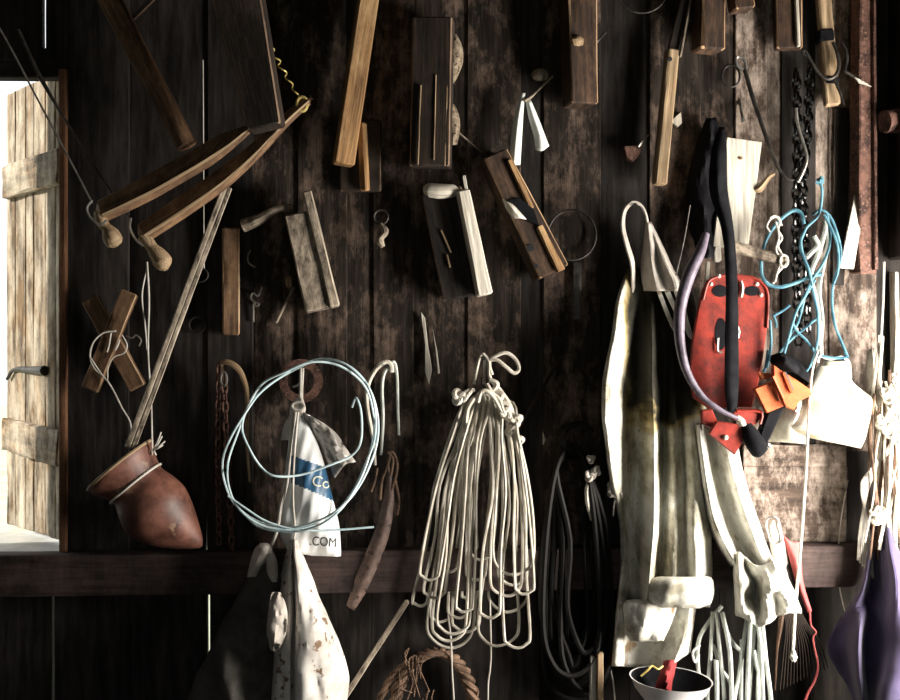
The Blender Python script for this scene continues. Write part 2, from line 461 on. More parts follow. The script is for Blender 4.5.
M['plaster'] = mottled('room_plaster', (0.016, 0.014, 0.012), (0.026, 0.022, 0.02), 4, 0.9)
M['earth'] = mottled('earth_floor', (0.02, 0.016, 0.013), (0.035, 0.03, 0.024), 6, 0.95)
M['field'] = mottled('dry_pale_ground', (0.5, 0.52, 0.36), (0.7, 0.7, 0.55), 2, 0.9)

M['edge_brown'] = wood('worn_brown_edges', (0.2, 0.11, 0.055), (0.46, 0.28, 0.15), (0.62, 0.46, 0.3), patch=12)
M['edge_dark'] = wood('worn_dark_edges', (0.06, 0.036, 0.022), (0.2, 0.13, 0.085), (0.36, 0.25, 0.17), patch=12)
M['edge_grey'] = wood('worn_grey_edges', (0.2, 0.16, 0.12), (0.44, 0.37, 0.29), (0.6, 0.52, 0.42), patch=12)
WORN = {M['brown']: M['edge_brown'], M['umber']: M['edge_brown'], M['dark']: M['edge_dark'], M['grey']: M['edge_grey'], M['tar']: M['edge_dark']}
# ---------------------------------------------------------------- setting


def board(mb, xt0, xt1, yt, yb, d=0.0, th=0.028, mi=0, xb0=None, xb1=None, n=10, jit=0.0015):
    xb0 = xt0 if xb0 is None else xb0; xb1 = xt1 if xb1 is None else xb1
    a, b = P((xt0 + xt1) / 2, yt), P((xb0 + xb1) / 2, yb)
    a.y = b.y = d + th / 2
    mb.sweep(spl([a, b], n), [(xt1 - xt0) * S, (xb1 - xb0) * S], th, prof='rect', jit=jit, mi=mi, bev=0.003)


wb = MB()
cuts = [67, 128, 207, 252, 300, 346, 376, 413, 470, 520, 546, 600, 652, 700, 738, 766, 784, 815, 832, 876, 930, 1000, 1080, 1170, 1180]
kinds = {67: 0, 128: 0, 207: 0, 252: 1, 300: 1, 346: 1, 376: 1, 413: 1, 470: 1, 520: 0, 546: 1, 600: 0, 652: 1, 700: 1, 738: 2, 766: 2, 784: 0, 815: 2, 832: 2, 876: 0}
for i in range(len(cuts) - 1):
    x0, x1 = cuts[i], cuts[i + 1]
    dp = 0.006 if i % 2 else 0.0
    mi = kinds.get(x0, 0)
    if x0 == 128:
        board(wb, x0 - 1, x1, -160, 498, dp, mi=mi); board(wb, x0 - 1, x1, 496, 570, dp, mi=mi, xb1=x1 - 3); continue
    if x0 == 832:
        board(wb, x0 - 3, x1 + 1, -160, 452, dp, mi=2, th=.03); board(wb, x0 - 3, x1 + 1, 450, 575, dp, mi=0, th=.03); continue  # lower board in the dark tone: the shadow there is put into the colour
    board(wb, x0 - (0 if x0 in (67, 207) else 3), x1 + (0 if x1 in (207,) else 1), -160, 575, dp, mi=mi, th=0.03)
# panel of paler boards behind the plane blocks
board(wb, -250, 42, -160, 60, 0.0); board(wb, 45.5, 69, -160, 60, 0.0)
hd = MB()
# below the rail
x = -250
for x0, x1 in ((-250, -120), (-121, -40), (-41, 51), (54, 130), (129, 206.5), (209.5, 290), (289, 372), (371, 450), (449, 540), (539, 630), (629, 720), (719, 810), (809, 900), (899, 1000), (999, 1180)):
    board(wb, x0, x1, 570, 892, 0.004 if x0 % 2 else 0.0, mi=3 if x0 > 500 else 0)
# head board over the window
a, b = P(-250, 62), P(70, 62); a.y = b.y = 0.03
wb.sweep(spl([a, b], 8), 30 * S, 0.05, prof='rect', jit=0.002)
struct('wall_back', wb, [M['tar'], M['wall'], M['wallpale'], M['near_black']])

jb = MB()
board(jb, 61, 68, 70, 562, -0.02, th=0.07)
struct('trim_1', jb, M['jamb'])
rl = MB()
a, b = P(-250, 577, -0.03), P(1180, 560, -0.03)
rl.sweep(spl([a, b], 20), 41 * S, 0.07, prof='rect', jit=0.003)
struct('trim_2', rl, M['sill'])
lg = MB()
g = [[P(-250, 545), P(66, 553)], [P(-250, 545), P(66, 553)]]
a, b = P(-250, 556), P(72, 556); a.y = b.y = 0.15
lg.sweep(spl([a, b], 16), 8 * S, 0.40, prof='rect', jit=0.004)
struct('trim_3', lg, M['ledge'])
hp = MB()
a, b = P(738, 497, -0.008), P(900, 497, -0.008)
for yy, h in ((455, 22), (503, 76)):
    a, b = P(742, yy, -0.006), P(846, yy + 1, -0.006)
    hp.sweep(spl([a, b], 14), h * S, 0.016, prof='rect', jit=0.002)
struct('trim_4', hp, M['wallpale'])

# room: left, right and front walls, floor and ceiling; a low window opening in the right wall lets the daylight in


def slab(name, x0, x1, y0, y1, z0, z1, mat, boxes=None):
    mb = MB()
    for (a0, a1, b0, b1, c0, c1) in (boxes or [(x0, x1, y0, y1, z0, z1)]):
        base = len(mb.v)
        mb.v += [Vector(p) for p in ((a0, b0, c0), (a1, b0, c0), (a1, b1, c0), (a0, b1, c0), (a0, b0, c1), (a1, b0, c1), (a1, b1, c1), (a0, b1, c1))]
        for q in ((0, 3, 2, 1), (4, 5, 6, 7), (0, 1, 5, 4), (1, 2, 6, 5), (2, 3, 7, 6), (3, 0, 4, 7)):
            mb.face(tuple(base + t for t in q), tuple((mb.v[base + t].x + mb.v[base + t].y, mb.v[base + t].z) for t in q))
    return struct(name, mb, mat)


XR, XL, YF, ZC = 1.68, -1.95, -5.2, 2.9
slab('floor', XL - .1, XR + .1, YF - .1, 0.05, -0.1, 0.0, M['earth'])
slab('ceiling', XL - .1, XR + .1, YF - .1, 0.05, ZC, ZC + .08, M['plaster'])
slab('wall_left', XL - .1, XL, YF, 0.05, 0, ZC, M['plaster'])
slab('wall_front', 0, 0, 0, 0, 0, 0, M['plaster'], [(XL, -0.6, YF - .1, YF, 0, ZC), (0.6, XR, YF - .1, YF, 0, ZC), (-0.6, 0.6, YF - .1, YF, 2.1, ZC)])
DY0, DY1, DZ, DB = -0.97, -0.5, 1.85, 0.45
slab('wall_right', 0, 0, 0, 0, 0, 0, M['plaster'], [(XR, XR + .1, YF, DY0, 0, ZC), (XR, XR + .1, DY1, 0.05, 0, ZC), (XR, XR + .1, DY0, DY1, DZ, ZC), (XR, XR + .1, DY0, DY1, 0, DB)])
sb = MB()
for x0, yb in ((916, 258),):
    a, b = P(x0, -150, -0.08), P(x0, yb, -0.08)
    sb.sweep(spl([a, b], 8), 34 * S, 0.16, prof='rect', jit=0.002)
struct('added_shade_post', sb, M['tar'])  # unseen post, added to throw shade on the right edge
slab('ground', -30, 30, -30, 30, -0.16, -0.1, M['field'])

# the shutter outside the window, opened outwards about its right edge
hx, hy = P(64, 0).x, 0.06
ang = math.radians(49)
dv = Vector((-math.cos(ang), math.sin(ang), 0))
sh = root('window_shutter', Vector((hx, hy, 0.95)), 'sun-bleached board shutter swung open outside the window opening', 'shutter')
nrm = Vector((-dv.y, dv.x, 0))
nrm = nrm if nrm.y < 0 else -nrm
pm = MB()
wsum = 0.0
for k, wd in enumerate((0.075, 0.07, 0.085, 0.06, 0.08, 0.07)):
    c = Vector((hx, hy, 0)) + dv * (wsum + wd / 2 + 0.008)
    wsum += wd + 0.004
    pm.sweep(spl([Vector((c.x, c.y, 2.3)), Vector((c.x, c.y, 0.955))], 12), wd, 0.022, prof='rect', fixed=nrm, jit=0.003)
part(sh, 'plank_panel', pm, M['shutter'])
for zz, sl in ((2.02, 0.0), (1.24, -0.02)):
    bm_ = MB()
    a = Vector((hx, hy, zz + sl)) + nrm * 0.024 + dv * 0.012; b = Vector((hx, hy, zz)) + nrm * 0.024 + dv * (wsum - 0.02)
    bm_.sweep(spl([a, b], 10), 0.10, 0.026, prof='rect', fixed=nrm, jit=0.006)
    part(sh, 'batten', bm_, M['shutter'])
lt = MB()
c = Vector((hx, hy, 1.44)) + nrm * 0.02 + dv * 0.30
lt.sweep(spl([c - dv * 0.16, c - dv * 0.05, c + dv * 0.08, c + dv * 0.14 + Vector((0, 0, -.03))], 5), [0.03, 0.022, 0.012, 0.01], seg=8)
part(sh, 'latch', lt, M['iron'])

# ---------------------------------------------------------------- small builders


def up_to_ceiling(p0, p1, w):
    """what the picture's top edge cuts off goes on up to the ceiling"""
    if p0[1] > -10: return p0, w
    k = (-140 - p0[1]) / (p0[1] - p1[1])
    q = (p0[0] + (p0[0] - p1[0]) * k, -140)
    if isinstance(w, (list, tuple)): w = [w[0] + (w[0] - w[-1]) * k] + [w[-1]]
    return q, w


def plank(name, label, cat, p0, p1, w, d, y, mat, roll=0, y1=None, jit=0.0012, group=None, n=12, bev=None):
    p0, w = up_to_ceiling(p0, p1, w)
    a, b = P(p0[0], p0[1], y), P(p1[0], p1[1], y if y1 is None else y1)
    ww = [q * S for q in w] if isinstance(w, (list, tuple)) else w * S
    dd = [q * S for q in d] if isinstance(d, (list, tuple)) else d * S
    mb = MB().sweep(spl([a, b], n), ww, dd, roll=math.radians(roll), prof='rect', jit=jit, bev=bev, emi=1)
    return one(name, mb, mat, label, cat, group)


def bar(mb, p0, p1, w, d, y, roll=0, y1=None, jit=0.001, n=10, bev=None, mi=0):
    p0, w = up_to_ceiling(p0, p1, w)
    a, b = P(p0[0], p0[1], y), P(p1[0], p1[1], y if y1 is None else y1)
    ww = [q * S for q in w] if isinstance(w, (list, tuple)) else w * S
    dd = [q * S for q in d] if isinstance(d, (list, tuple)) else d * S
    return mb.sweep(spl([a, b], n), ww, dd, roll=math.radians(roll), prof='rect', jit=jit, bev=bev, mi=mi, emi=1)


def tube(mb, pts, r, y=-0.03, n=6, seg=7, closed=False, jit=0, mi=0):
    rr = [q * 2 * S for q in r] if isinstance(r, (list, tuple)) else 2 * r * S
    return mb.sweep(spl(PP(pts, y), n, closed), rr, seg=seg, closed=closed, jit=jit, mi=mi)


def circle(cx, cy, r, y, n=20, ry=None, a0=0, a1=360, wob=0):
    ry = r if ry is None else ry
    return [(cx + r * math.cos(math.radians(a0 + (a1 - a0) * i / n)) + wob * random.uniform(-1, 1), cy + ry * math.sin(math.radians(a0 + (a1 - a0) * i / n)) + wob * random.uniform(-1, 1), y) for i in range(n + (0 if a1 - a0 == 360 else 1))]


def R(py, *pts):
    """a cloth row: (px, depth) or (px, depth, own py)"""
    return [P(p[0], p[2] if len(p) > 2 else py, p[1]) for p in pts]


def loft(rows, nu=5, nv=5, wr=0.0, fr=30, seed=0, mb=None, mi=0, mfun=None):
    rr = [spl(r, nu) for r in rows]
    cols = [spl([r[j] for r in rr], nv) for j in range(len(rr[0]))]
    g = [[cols[j][i].copy() for j in range(len(cols))] for i in range(len(cols[0]))]
    if wr:
        for row in g:
            for v in row:
                q = Vector((v.x * fr, seed, v.z * fr * 0.35))
                v.y += wr * (noise.noise(q) + 0.5 * noise.noise(q * 2.3))
    mb = mb or MB()
    return mb.grid(g, mi=mi, mfun=mfun)


def blob(rows, n=28, nv=4, wr=0.0, fr=25, seed=0, mb=None, mi=0, mfun=None, ex=1.0, folds=None):
    """closed body hanging in front of the wall; rows (py, x0, x1, depth, centre depth)"""
    keys = []
    for (py, x0, x1, dp, yc) in rows:
        ring = []
        for k in range(n):
            a = 2 * math.pi * k / n + math.pi
            ca, sa = math.cos(a), math.sin(a)
            ca = math.copysign(abs(ca) ** ex, ca); sa = math.copysign(abs(sa) ** ex, sa)
            ring.append(P((x0 + x1) / 2 + (x1 - x0) / 2 * ca, py, yc + dp * sa))
        keys.append(ring)
    cols = [spl([r[j] for r in keys], nv) for j in range(n)]
    g = [[cols[j][i].copy() for j in range(n)] for i in range(len(cols[0]))]
    for i, row in enumerate(g):
        for v in row:
            q = Vector((v.x * fr, seed + v.y * fr * .5, v.z * fr * 0.3))
            if wr: v.y += wr * (noise.noise(q) + 0.5 * noise.noise(q * 2.1))
            if folds: v.y += folds(v, i / (len(g) - 1))
    mb = mb or MB()
    return mb.grid(g, closed=True, cap=True, mi=mi, mfun=mfun)


def knot(mb, c, r, th=.42, seed=0):
    pts = []
    for i in range(36):
        t = 2 * math.pi * i / 36
        v = Vector((math.sin(t) + 2 * math.sin(2 * t), math.sin(3 * t) * .9, math.cos(t) - 2 * math.cos(2 * t))) / 3
        v.rotate(Matrix.Rotation(seed * 1.3, 3, 'Y'))
        pts.append(c + v * r)
    return mb.sweep(pts, 2 * r * th, seg=7, closed=True)


def nail(parent, x, y, d):
    mb = MB().sweep([P(x, y, 0.01), P(x, y, d)], 2.2 * S, seg=6)
    mb.sweep([P(x, y, d), P(x, y, d - 0.003)], 4.5 * S, seg=8)
    return part(parent, 'nail', mb, M['iron'])


def dup(o, loc, label=None, rot=None):
    r = o.copy(); COL.objects.link(r); r.location = loc
    if label: r['label'] = label
    for ch in o.children:
        c = ch.copy(); COL.objects.link(c); c.parent = r
    return r
# ================================================================ hanging tools, upper left
# two long curved handles
GH = 'curved wooden tool handles hung on wires'
hA = root('curved_wooden_handle', P(170, 175, -0.16), 'upper of the two long curved wooden handles, glowing along its lower edge', 'tool handle', GH)
mb = MB().sweep(spl(PP([(97, 214), (150, 187), (203, 157), (228, 141), (252, 127)], -0.17), 6), [19 * S, 22 * S, 21 * S, 17 * S, 5 * S], [13 * S, 13 * S, 12 * S, 9 * S, 6 * S], roll=math.radians(-24), prof='rect', jit=0.001, bev=0.016, emi=1)
hs0 = part(hA, 'shaft', mb, [M['umber'], M['tan']])
mb = tube(MB(), [(100, 212, -.175), (102, 222, -.178), (108, 230, -.18), (112, 237, -.18), (114, 244, -.18), (115, 247, -.18)], [6, 6, 5, 8, 9, 7, 2.5], seg=14)
part(hA, 'knob', mb, M['tan'])
mb = tube(MB(), [(92, 200, -.20), (87, 208, -.20), (90, 217, -.20), (100, 225, -.20), (107, 220, -.2)], 1.2)
part(hs0, 'ferrule', mb, M['steel'])
hB = root('curved_wooden_handle', P(220, 185, -0.13), 'lower of the two long curved wooden handles, with a brass ring at its tip', 'tool handle', GH)
mb = MB().sweep(spl(PP([(139, 236), (185, 205), (222, 179), (255, 151), (285, 121), (312, 97)], -0.135), 6), [17 * S, 19 * S, 18 * S, 14 * S, 10 * S, 8 * S], [13 * S, 13 * S, 12 * S, 10 * S, 8 * S, 7 * S], roll=math.radians(-24), prof='rect', jit=0.001, bev=0.016, emi=1)
hs1 = part(hB, 'shaft', mb, [M['umber'], M['tan']])
mb = tube(MB(), [(143, 236, -.14), (148, 242, -.142), (154, 250, -.143), (161, 259, -.143), (164, 266, -.143), (166, 270, -.143)], [6, 6, 5.5, 8, 9.5, 7, 2.5], seg=14)
part(hB, 'knob', mb, M['tan'])
mb = tube(MB(), [(131, 218, -.16), (130, 228, -.165), (136, 240, -.165), (143, 246, -.16)], 1.1)
part(hs1, 'ferrule', mb, M['steel'])
mb = tube(MB(), circle(302, 104, 5, -.14, 10, ry=7), 1.8, closed=True, n=2)
part(hB, 'ring', mb, M['brass'])
mb = MB()
tw = [P(264 + 36 * t + 4.0 * math.cos(t * 34) * (1 - t * .7), 38 + 62 * t, -0.135 + 0.010 * math.sin(t * 34)) for t in [i / 70 for i in range(71)]]
mb.sweep(tw, 1.6 * S, seg=6)
part(hB, 'binding_wire', mb, M['brass'], label='twisted yellow binding wire')
GW = 'wires holding up the curved handles'
mb = tube(MB(), [(-30, -20, -.12), (5, 38, -.13), (40, 104, -.15), (75, 170, -.17), (92, 203, -.19)], 1.0)
one('hanging_wire', mb, M['steel'], 'thin slanting wire running down past the window top to the upper curved handle', 'wire', GW)
mb = tube(MB(), [(18, 30, -.10), (39, 75, -.11), (64, 118, -.12), (100, 175, -.13), (131, 219, -.15)], [1.8, 2.4, 1.2, 0.7, 0.7])
one('hanging_wire', mb, M['iron'], 'slanting dark wire that crosses the corner of the window jamb to the lower curved handle', 'wire', GW)

one('round_pole', MB().sweep(spl([P(38, -137, -.055), P(187, 146, -.09)], 14), [25 * S, 20 * S], seg=16, jit=.002), M['umber'], 'round dark pole slanting down behind the upper curved handle', 'pole')
plank('thin_lath', 'short thin lath slanting across near the ceiling beside the round pole', 'lath', (128, 24), (158, -6), 5, 5, -0.05, M['dark'])
plank('squared_beam', 'heavy squared dark beam whose sawn lower end rests over the curved handles', 'beam', (236, -14), (267, 129), [48, 32], 24, -0.17, M['dark'], roll=4, y1=-0.19, jit=0.0015)
plank('pale_batten', 'long honey-coloured batten tilted against the dark boards, brightest of the upper row', 'batten', (370, -14), (343, 165), [19, 20], 20, -0.075, M['honey'], roll=-14, jit=0.0008)
bb = root('narrow_board', P(360, 150, -0.02), 'short dark board with a bright split edge behind the honey batten foot', 'board')
part(bb, 'board', bar(MB(), (361, 120), (361, 192), 40, 8, -0.015, jit=0.002), M['dark'])
part(bb, 'split_edge', bar(MB(), (362, 123), (365, 191), 8, 8, -0.034, roll=25), M['honey'], label='bright split edge')
plank('thick_beam', 'thick dark upright beam with pale weather cracks left of the fibre wads', 'beam', (434, 20), (431, 168), 39, 26, -0.06, M['dark'], roll=6, jit=0.002)
tb = [o for o in bpy.data.objects if o.name == 'thick_beam'][0]
for (x0, y0, x1, y1) in ((421, 85, 418, 165), (436, 75, 434, 160), (449, 30, 445, 166)):
    part(tb, 'splinter', bar(MB(), (x0, y0), (x1, y1), 1.1, 2, -0.0975, jit=0.0006), M['tan'], label='pale raised splinter')
GF = 'fibre wads stuck behind the thick beam'
mb = blob([(34, 450, 456, .012, -.03), (45, 447, 462, .03, -.035), (62, 446, 463, .03, -.035), (78, 448, 457, .02, -.03), (86, 449, 452, .006, -.03)], n=16, wr=0.008, fr=60)
one('fibre_wad', mb, M['fungus'], 'upper buff fibre wad bulging from behind the thick beam edge', 'wad', GF)
mb = blob([(104, 446, 454, .01, -.03), (115, 445, 459, .025, -.03), (130, 446, 460, .025, -.03), (145, 449, 457, .01, -.03)], n=16, wr=0.008, fr=60, seed=4)
one('fibre_wad', mb, M['fungus'], 'lower buff fibre wad behind the thick beam edge, above the white handle', 'wad', GF)
one('thin_twig', tube(MB(), [(449, 124, -.04), (466, 139, -.03), (482, 153, -.02)], [1.2, .8]), M['grey'], 'thin dry twig slanting down from the lower fibre wad', 'twig')

# husk strips on a nail
hk = root('husk_bundle', P(528, 95, -0.05), 'two white dry husk strips folded over a thin nail', 'husk')
for pts in ([(508, 95), ], ):
    pass
g = loft([R(93, (521, -.05), (523, -.055), (525, -.05)), R(115, (515, -.05), (519, -.058), (523, -.05)), R(140, (511, -.045), (516, -.057), (521.5, -.048)), R(165, (509.5, -.04), (514, -.053), (520, -.045))], nu=4, nv=4)
part(hk, 'strip', g, M['paper'], solid=0.003)
g = loft([R(100, (526, -.052), (528, -.057), (530.5, -.05)), R(118, (529, -.05), (534, -.06), (538, -.05)), R(136, (534, -.045), (540, -.058), (545, -.048)), [P(536, 150, -.042), P(542, 151, -.05), P(549, 146, -.045)]], nu=4, nv=4)
part(hk, 'strip', g, M['paper'], solid=0.003)
part(hk, 'nail', tube(MB(), [(524, 101, -.062), (531, 97, -.05), (541, 87, -.02), (553, 76, .0)], [1.4, 1.2]), M['grey'], label='thin pale spike holding the strips')
one('round_plug', MB().ball(P(540, 75, -0.012), 8 * S, (1.1, .8, .8)), M['grey'], 'small round wooden plug in the boards above the white husk strips', 'plug')

kb = root('hanging_block', P(580, 50, -0.05), 'hanging wooden block with a glowing orange edge and a round knot', 'wooden block')
part(kb, 'block', bar(MB(), (578, -14), (580, 106), [30, 28], 26, -0.055, roll=-16, jit=0.002), M['brown'])
mb = MB().ball(P(577, 41, -0.097), 7 * S, (1, .6, .7), lump=.3)
part(kb, 'knot', mb, M['tan'])
one('bent_nail', tube(MB(), [(590, 52, -.02), (597, 42, -.04), (606, 32, -.03)], 1.2), M['iron'], 'bent dark nail beside the orange-edged hanging block', 'nail')
one('wire_hoop', tube(MB(), circle(642, -8, 24, -.03, 16, ry=21), 1.1, closed=True, n=3), M['iron'], 'thin dark wire hoop cut off by the top of the picture', 'hoop')
wg = root('splitting_wedge', P(632, 150, -0.02), 'small iron wedge hanging point down left of the pale lath', 'wedge')
part(wg, 'wedge', MB().prism(PP([(624, 146), (627, 158), (633, 162), (640, 154), (643, 142), (634, 145)], -.045), .03, bev=.002), M['rust'])
part(wg, 'hook', tube(MB(), [(638, 147, -.05), (643, 140, -.045), (648, 135, -.01)], [1.5, .9]), M['steel'])

# pale lath with the rod above
lt_ = plank('pale_lath', 'narrow pale lath with a nail hole, hanging left of the bright wall boards', 'lath', (672, 50), (659, 185), [11.5, 12.5], 14, -0.05, M['tan'], roll=-8, jit=0.0012)
part(lt_, 'nail_hole', MB().sweep([P(670, 59, -0.0735), P(670, 59, -0.071)], 4.5 * S, seg=10), M['ink'], label='dark nail hole')
rd = root('angled_rod', P(680, 20, -0.05), 'dark thin slat with a light edge slanting above the pale lath', 'slat')
part(rd, 'slat', bar(MB(), (689, -14), (672, 52), 10, 8, -0.05), M['dark'])
part(rd, 'edge', bar(MB(), (693, -14), (680, 57), 1.8, 6, -0.062), M['grey'], label='light edge')
one('wood_chip', MB().prism(PP([(681, 112), (671, 121), (678, 127), (682, 123)], -.012), .016, bev=.0008), M['palewood'], 'tiny white arrow-shaped chip beside the pale lath', 'chip')
mh = root('mallet_head', P(710, 28, -0.08), 'dark wooden mallet head with a rounded orange-lit corner', 'mallet')
part(mh, 'head', bar(MB(), (709, -14), (708, 52), [25, 26], 24, -0.06, roll=-16, jit=0.0015, bev=0.006), M['brown'])
plank('small_block', 'small brown block end at the top edge right of the mallet head', 'wooden block', (738, -14), (742, 11), 20, 20, -0.08, M['brown'], roll=-10)
bl = root('upright_stave', P(787, 20, -0.04), 'dark upright stave with a pale wire-thin edge above the chain', 'stave')
part(bl, 'stave', bar(MB(), (787, -14), (788, 50), 26, 14, -0.035, jit=0.002), M['brown'])
part(bl, 'edge', bar(MB(), (795.5, -14), (798.5, 47), 3.2, 5, -0.06), M['palewood'], label='pale edge strip')

# ================================================================ left wall
# crossed slats with a wire loop
xs = root('crossed_slats', P(112, 340, -0.03), 'pair of worn wooden slats nailed in a cross on the dark boards', 'slats')
part(xs, 'slat', bar(MB(), (90, 298), (138, 388), 17, 8, -0.03, jit=0.0015), M['umber'])
part(xs, 'slat', bar(MB(), (130, 292), (90, 390), 17, 8, -0.053, jit=0.0015), M['umber'])
mb = tube(MB(), [(116, 331), (103, 333), (93, 343), (90, 357), (95, 369), (105, 378), (113, 390), (122, 408), (130, 422), (131, 436)], .9, -.072)
tube(mb, [(90, 357), (100, 372), (107, 380), (108, 367), (114, 357), (124, 353), (127, 345), (122, 335)], .7, -.073)
tube(mb, [(111, 333), (109, 345), (107, 352)], .8, -.07); tube(mb, [(120, 338), (118, 345), (115, 350), (119, 341)], .8, -.07)
one('wire_loop', mb, M['string'], 'thin pale wire loop with a long tail hung on the crossed slats', 'wire')
one('bent_wire_clip', tube(MB(), [(126, 336), (132, 338), (136, 335), (141, 340), (139, 346)], .9, -.02), M['steel'], 'small bright bent wire clip right of the crossed slats', 'clip')

# gourd-shaped vessel, cord and long handle
gv = root('gourd_vessel', P(150, 495, -0.12), 'reddish-brown gourd-shaped vessel with a flared pale rim, hanging by a cord', 'vessel')
ctr = [(121, 466, -.15), (124, 470, -.15), (130, 477, -.15), (138, 486, -.15), (147, 498, -.148), (157, 511, -.145), (170, 525, -.14), (184, 536, -.135), (195, 543, -.13), (201, 547, -.128)]
rad = [37.5, 36, 31, 27.5, 32, 34, 28, 18, 9, 2]
C3 = spl(PP(ctr), 4); r3 = [v.x for v in spl([Vector((q, 0, 0)) for q in rad], 4)]
ax = (P(147, 500, -.15) - P(119, 466, -.152)).normalized()
up = Vector((0, -1, 0)); up = (up - ax * up.dot(ax)).normalized(); sd = ax.cross(up)


def ringpts(c, r, n=32):
    return [c + (up * math.cos(2 * math.pi * k / n) + sd * math.sin(2 * math.pi * k / n)) * r * S for k in range(n)]


inner = [ringpts(C3[i], r3[i] * .93) for i in (22, 16, 12, 8, 4, 0)]
g = inner + [ringpts(C3[0] - ax * .004, r3[0] * .97)] + [ringpts(C3[i], r3[i]) for i in range(len(C3))]
gvb = part(gv, 'body', MB().grid(g, closed=True, cap=True), M['gourd'], smooth=50)
mb = MB().sweep(ringpts(C3[0] - ax * .003, rad[0] * .985, 40), 3.2 * S, seg=8, closed=True)
part(gvb, 'rim', mb, M['tan'], label='pale worn rim')
cd_ = root('hanging_twine', P(150, 360, -0.1), 'long pale cord tied round the neck of the gourd vessel', 'cord')
mb = tube(MB(), [(147, 262, -.05), (149, 300, -.06), (148, 350, -.08), (151, 400, -.11), (152, 440, -.15), (152, 455, -.18)], .95)
tube(mb, [(147, 268, -.05), (142, 295, -.06), (145, 325, -.06), (147, 350, -.06)], .8)
part(cd_, 'string', mb, M['string'])
cc = C3[11]
mb = MB().sweep(ringpts(cc, r3[11] + 1.2, 36), 2.4 * S, seg=6, closed=True)
part(cd_, 'neck_loop', mb, M['string'])
mb = MB()
for dx, dy in ((9, -14), (12, -9), (8, -18), (3, 5), (10, -5), (6, -13)):
    tube(mb, [(153, 450, -.18), (153 + dx * .5, 450 + dy * .4, -.19), (153 + dx, 450 + dy, -.185)], .8)
part(cd_, 'knot_ends', mb, M['string'])
ph = root('long_tool_handle', P(180, 315, -0.12), 'long thin split wooden handle slanting down into the gourd vessel mouth', 'tool handle')
part(ph, 'rod', bar(MB(), (225, 186), (127, 448), 5.2, 8, -0.10, y1=-0.20, roll=-15), M['grey'])
part(ph, 'rod', bar(MB(), (229.5, 188), (133, 449), 4.6, 8, -0.096, y1=-0.196, roll=-15), M['grey'])

# string with rings
st = root('rusty_ring_string', P(203, 200, -0.02), 'thin vertical string with a small iron ring hung beside the long split handle', 'string')
part(st, 'string', tube(MB(), [(203, 60, -.02), (203.5, 160, -.03), (204, 270, -.03)], .55), M['string'])
part(st, 'ring', tube(MB(), circle(199, 275, 9, -.03, 12, ry=7), 1.0, closed=True, n=2), M['iron'])
one('iron_ring', tube(MB(), circle(197, 325, 8, -.004, 14), 1.0, closed=True, n=2), M['iron'], 'lone small iron ring flat on the boards below the ring on its string', 'ring')
plank('short_board', 'short narrow brown board hanging upright left of the small hooks', 'board', (231, 228), (231, 335), 17, 10, -0.017, M['umber'], roll=-12)
one('wire_arc', tube(MB(), [(251, 250), (248, 256), (249, 263), (255, 267)], .9, -.004), M['steel'], 'small curved wire hook on the dark boards under the pale hammer shaft', 'hook')
sh_ = root('s_hook', P(255, 300, -0.02), 'small iron S-shaped hook with a straight shank hanging lower than the curved wire', 'hook')
part(sh_, 'hook', tube(MB(), [(262, 287, .002), (258, 296, -.006), (253, 293, -.008), (251, 298, -.008), (255, 302, -.008), (259, 304, -.008), (256, 306, -.008), (254, 302, -.008)], 1.1), M['steel'])
part(sh_, 'shank', tube(MB(), [(253.5, 304, -.008), (253.5, 322, -.006)], 1.0), M['steel'])
hs = root('hammer_shaft', P(265, 217, -0.06), 'pale tapering hammer shaft end poking out left of the weathered plane', 'tool shaft')
part(hs, 'shaft', tube(MB(), [(243, 226, -.05), (258, 220, -.055), (268, 214, -.06), (278, 209, -.06), (291, 207, -.05)], [6.5, 6, 4.5, 3.5, 3], seg=10), M['grey'])
# weathered plane
wp = root('wooden_plane', P(312, 250, -0.06), 'weathered grey wooden plane hanging upright with a mottled worn sole', 'hand plane')
part(wp, 'body', bar(MB(), (297, 214), (318, 310), [26, 27], 30, -0.07, roll=-6, jit=0.002), M['grey'])
part(wp, 'side_strip', bar(MB(), (306, 191), (334, 307), [9, 10], 22, -0.085, roll=-6, jit=0.0015), M['grey'])
one('wooden_peg', MB().ball(P(289, 282, -0.02), 5.5 * S, (.65, 1, 1.15)), M['tan'], 'small pale round peg beside the weathered plane', 'peg')
plank('thin_stick', 'thin straight stick leaning below the round peg', 'stick', (294, 287), (276, 323), 2.2, 2.2, -0.005, M['grey'])
hr = root('ring_pendant', P(381, 225, -0.03), 'dark iron ring with a pale bone-like toggle hanging on the boards', 'hook')
part(hr, 'ring', tube(MB(), circle(381, 217, 7, -.03, 12), 1.2, closed=True, n=2), M['iron'])
part(hr, 'toggle', tube(MB(), [(381, 224, -.035), (385, 232, -.04), (380, 240, -.04), (383, 247, -.04)], [2, 4, 3, 4, 2.5], seg=8, jit=.001), M['grey'])

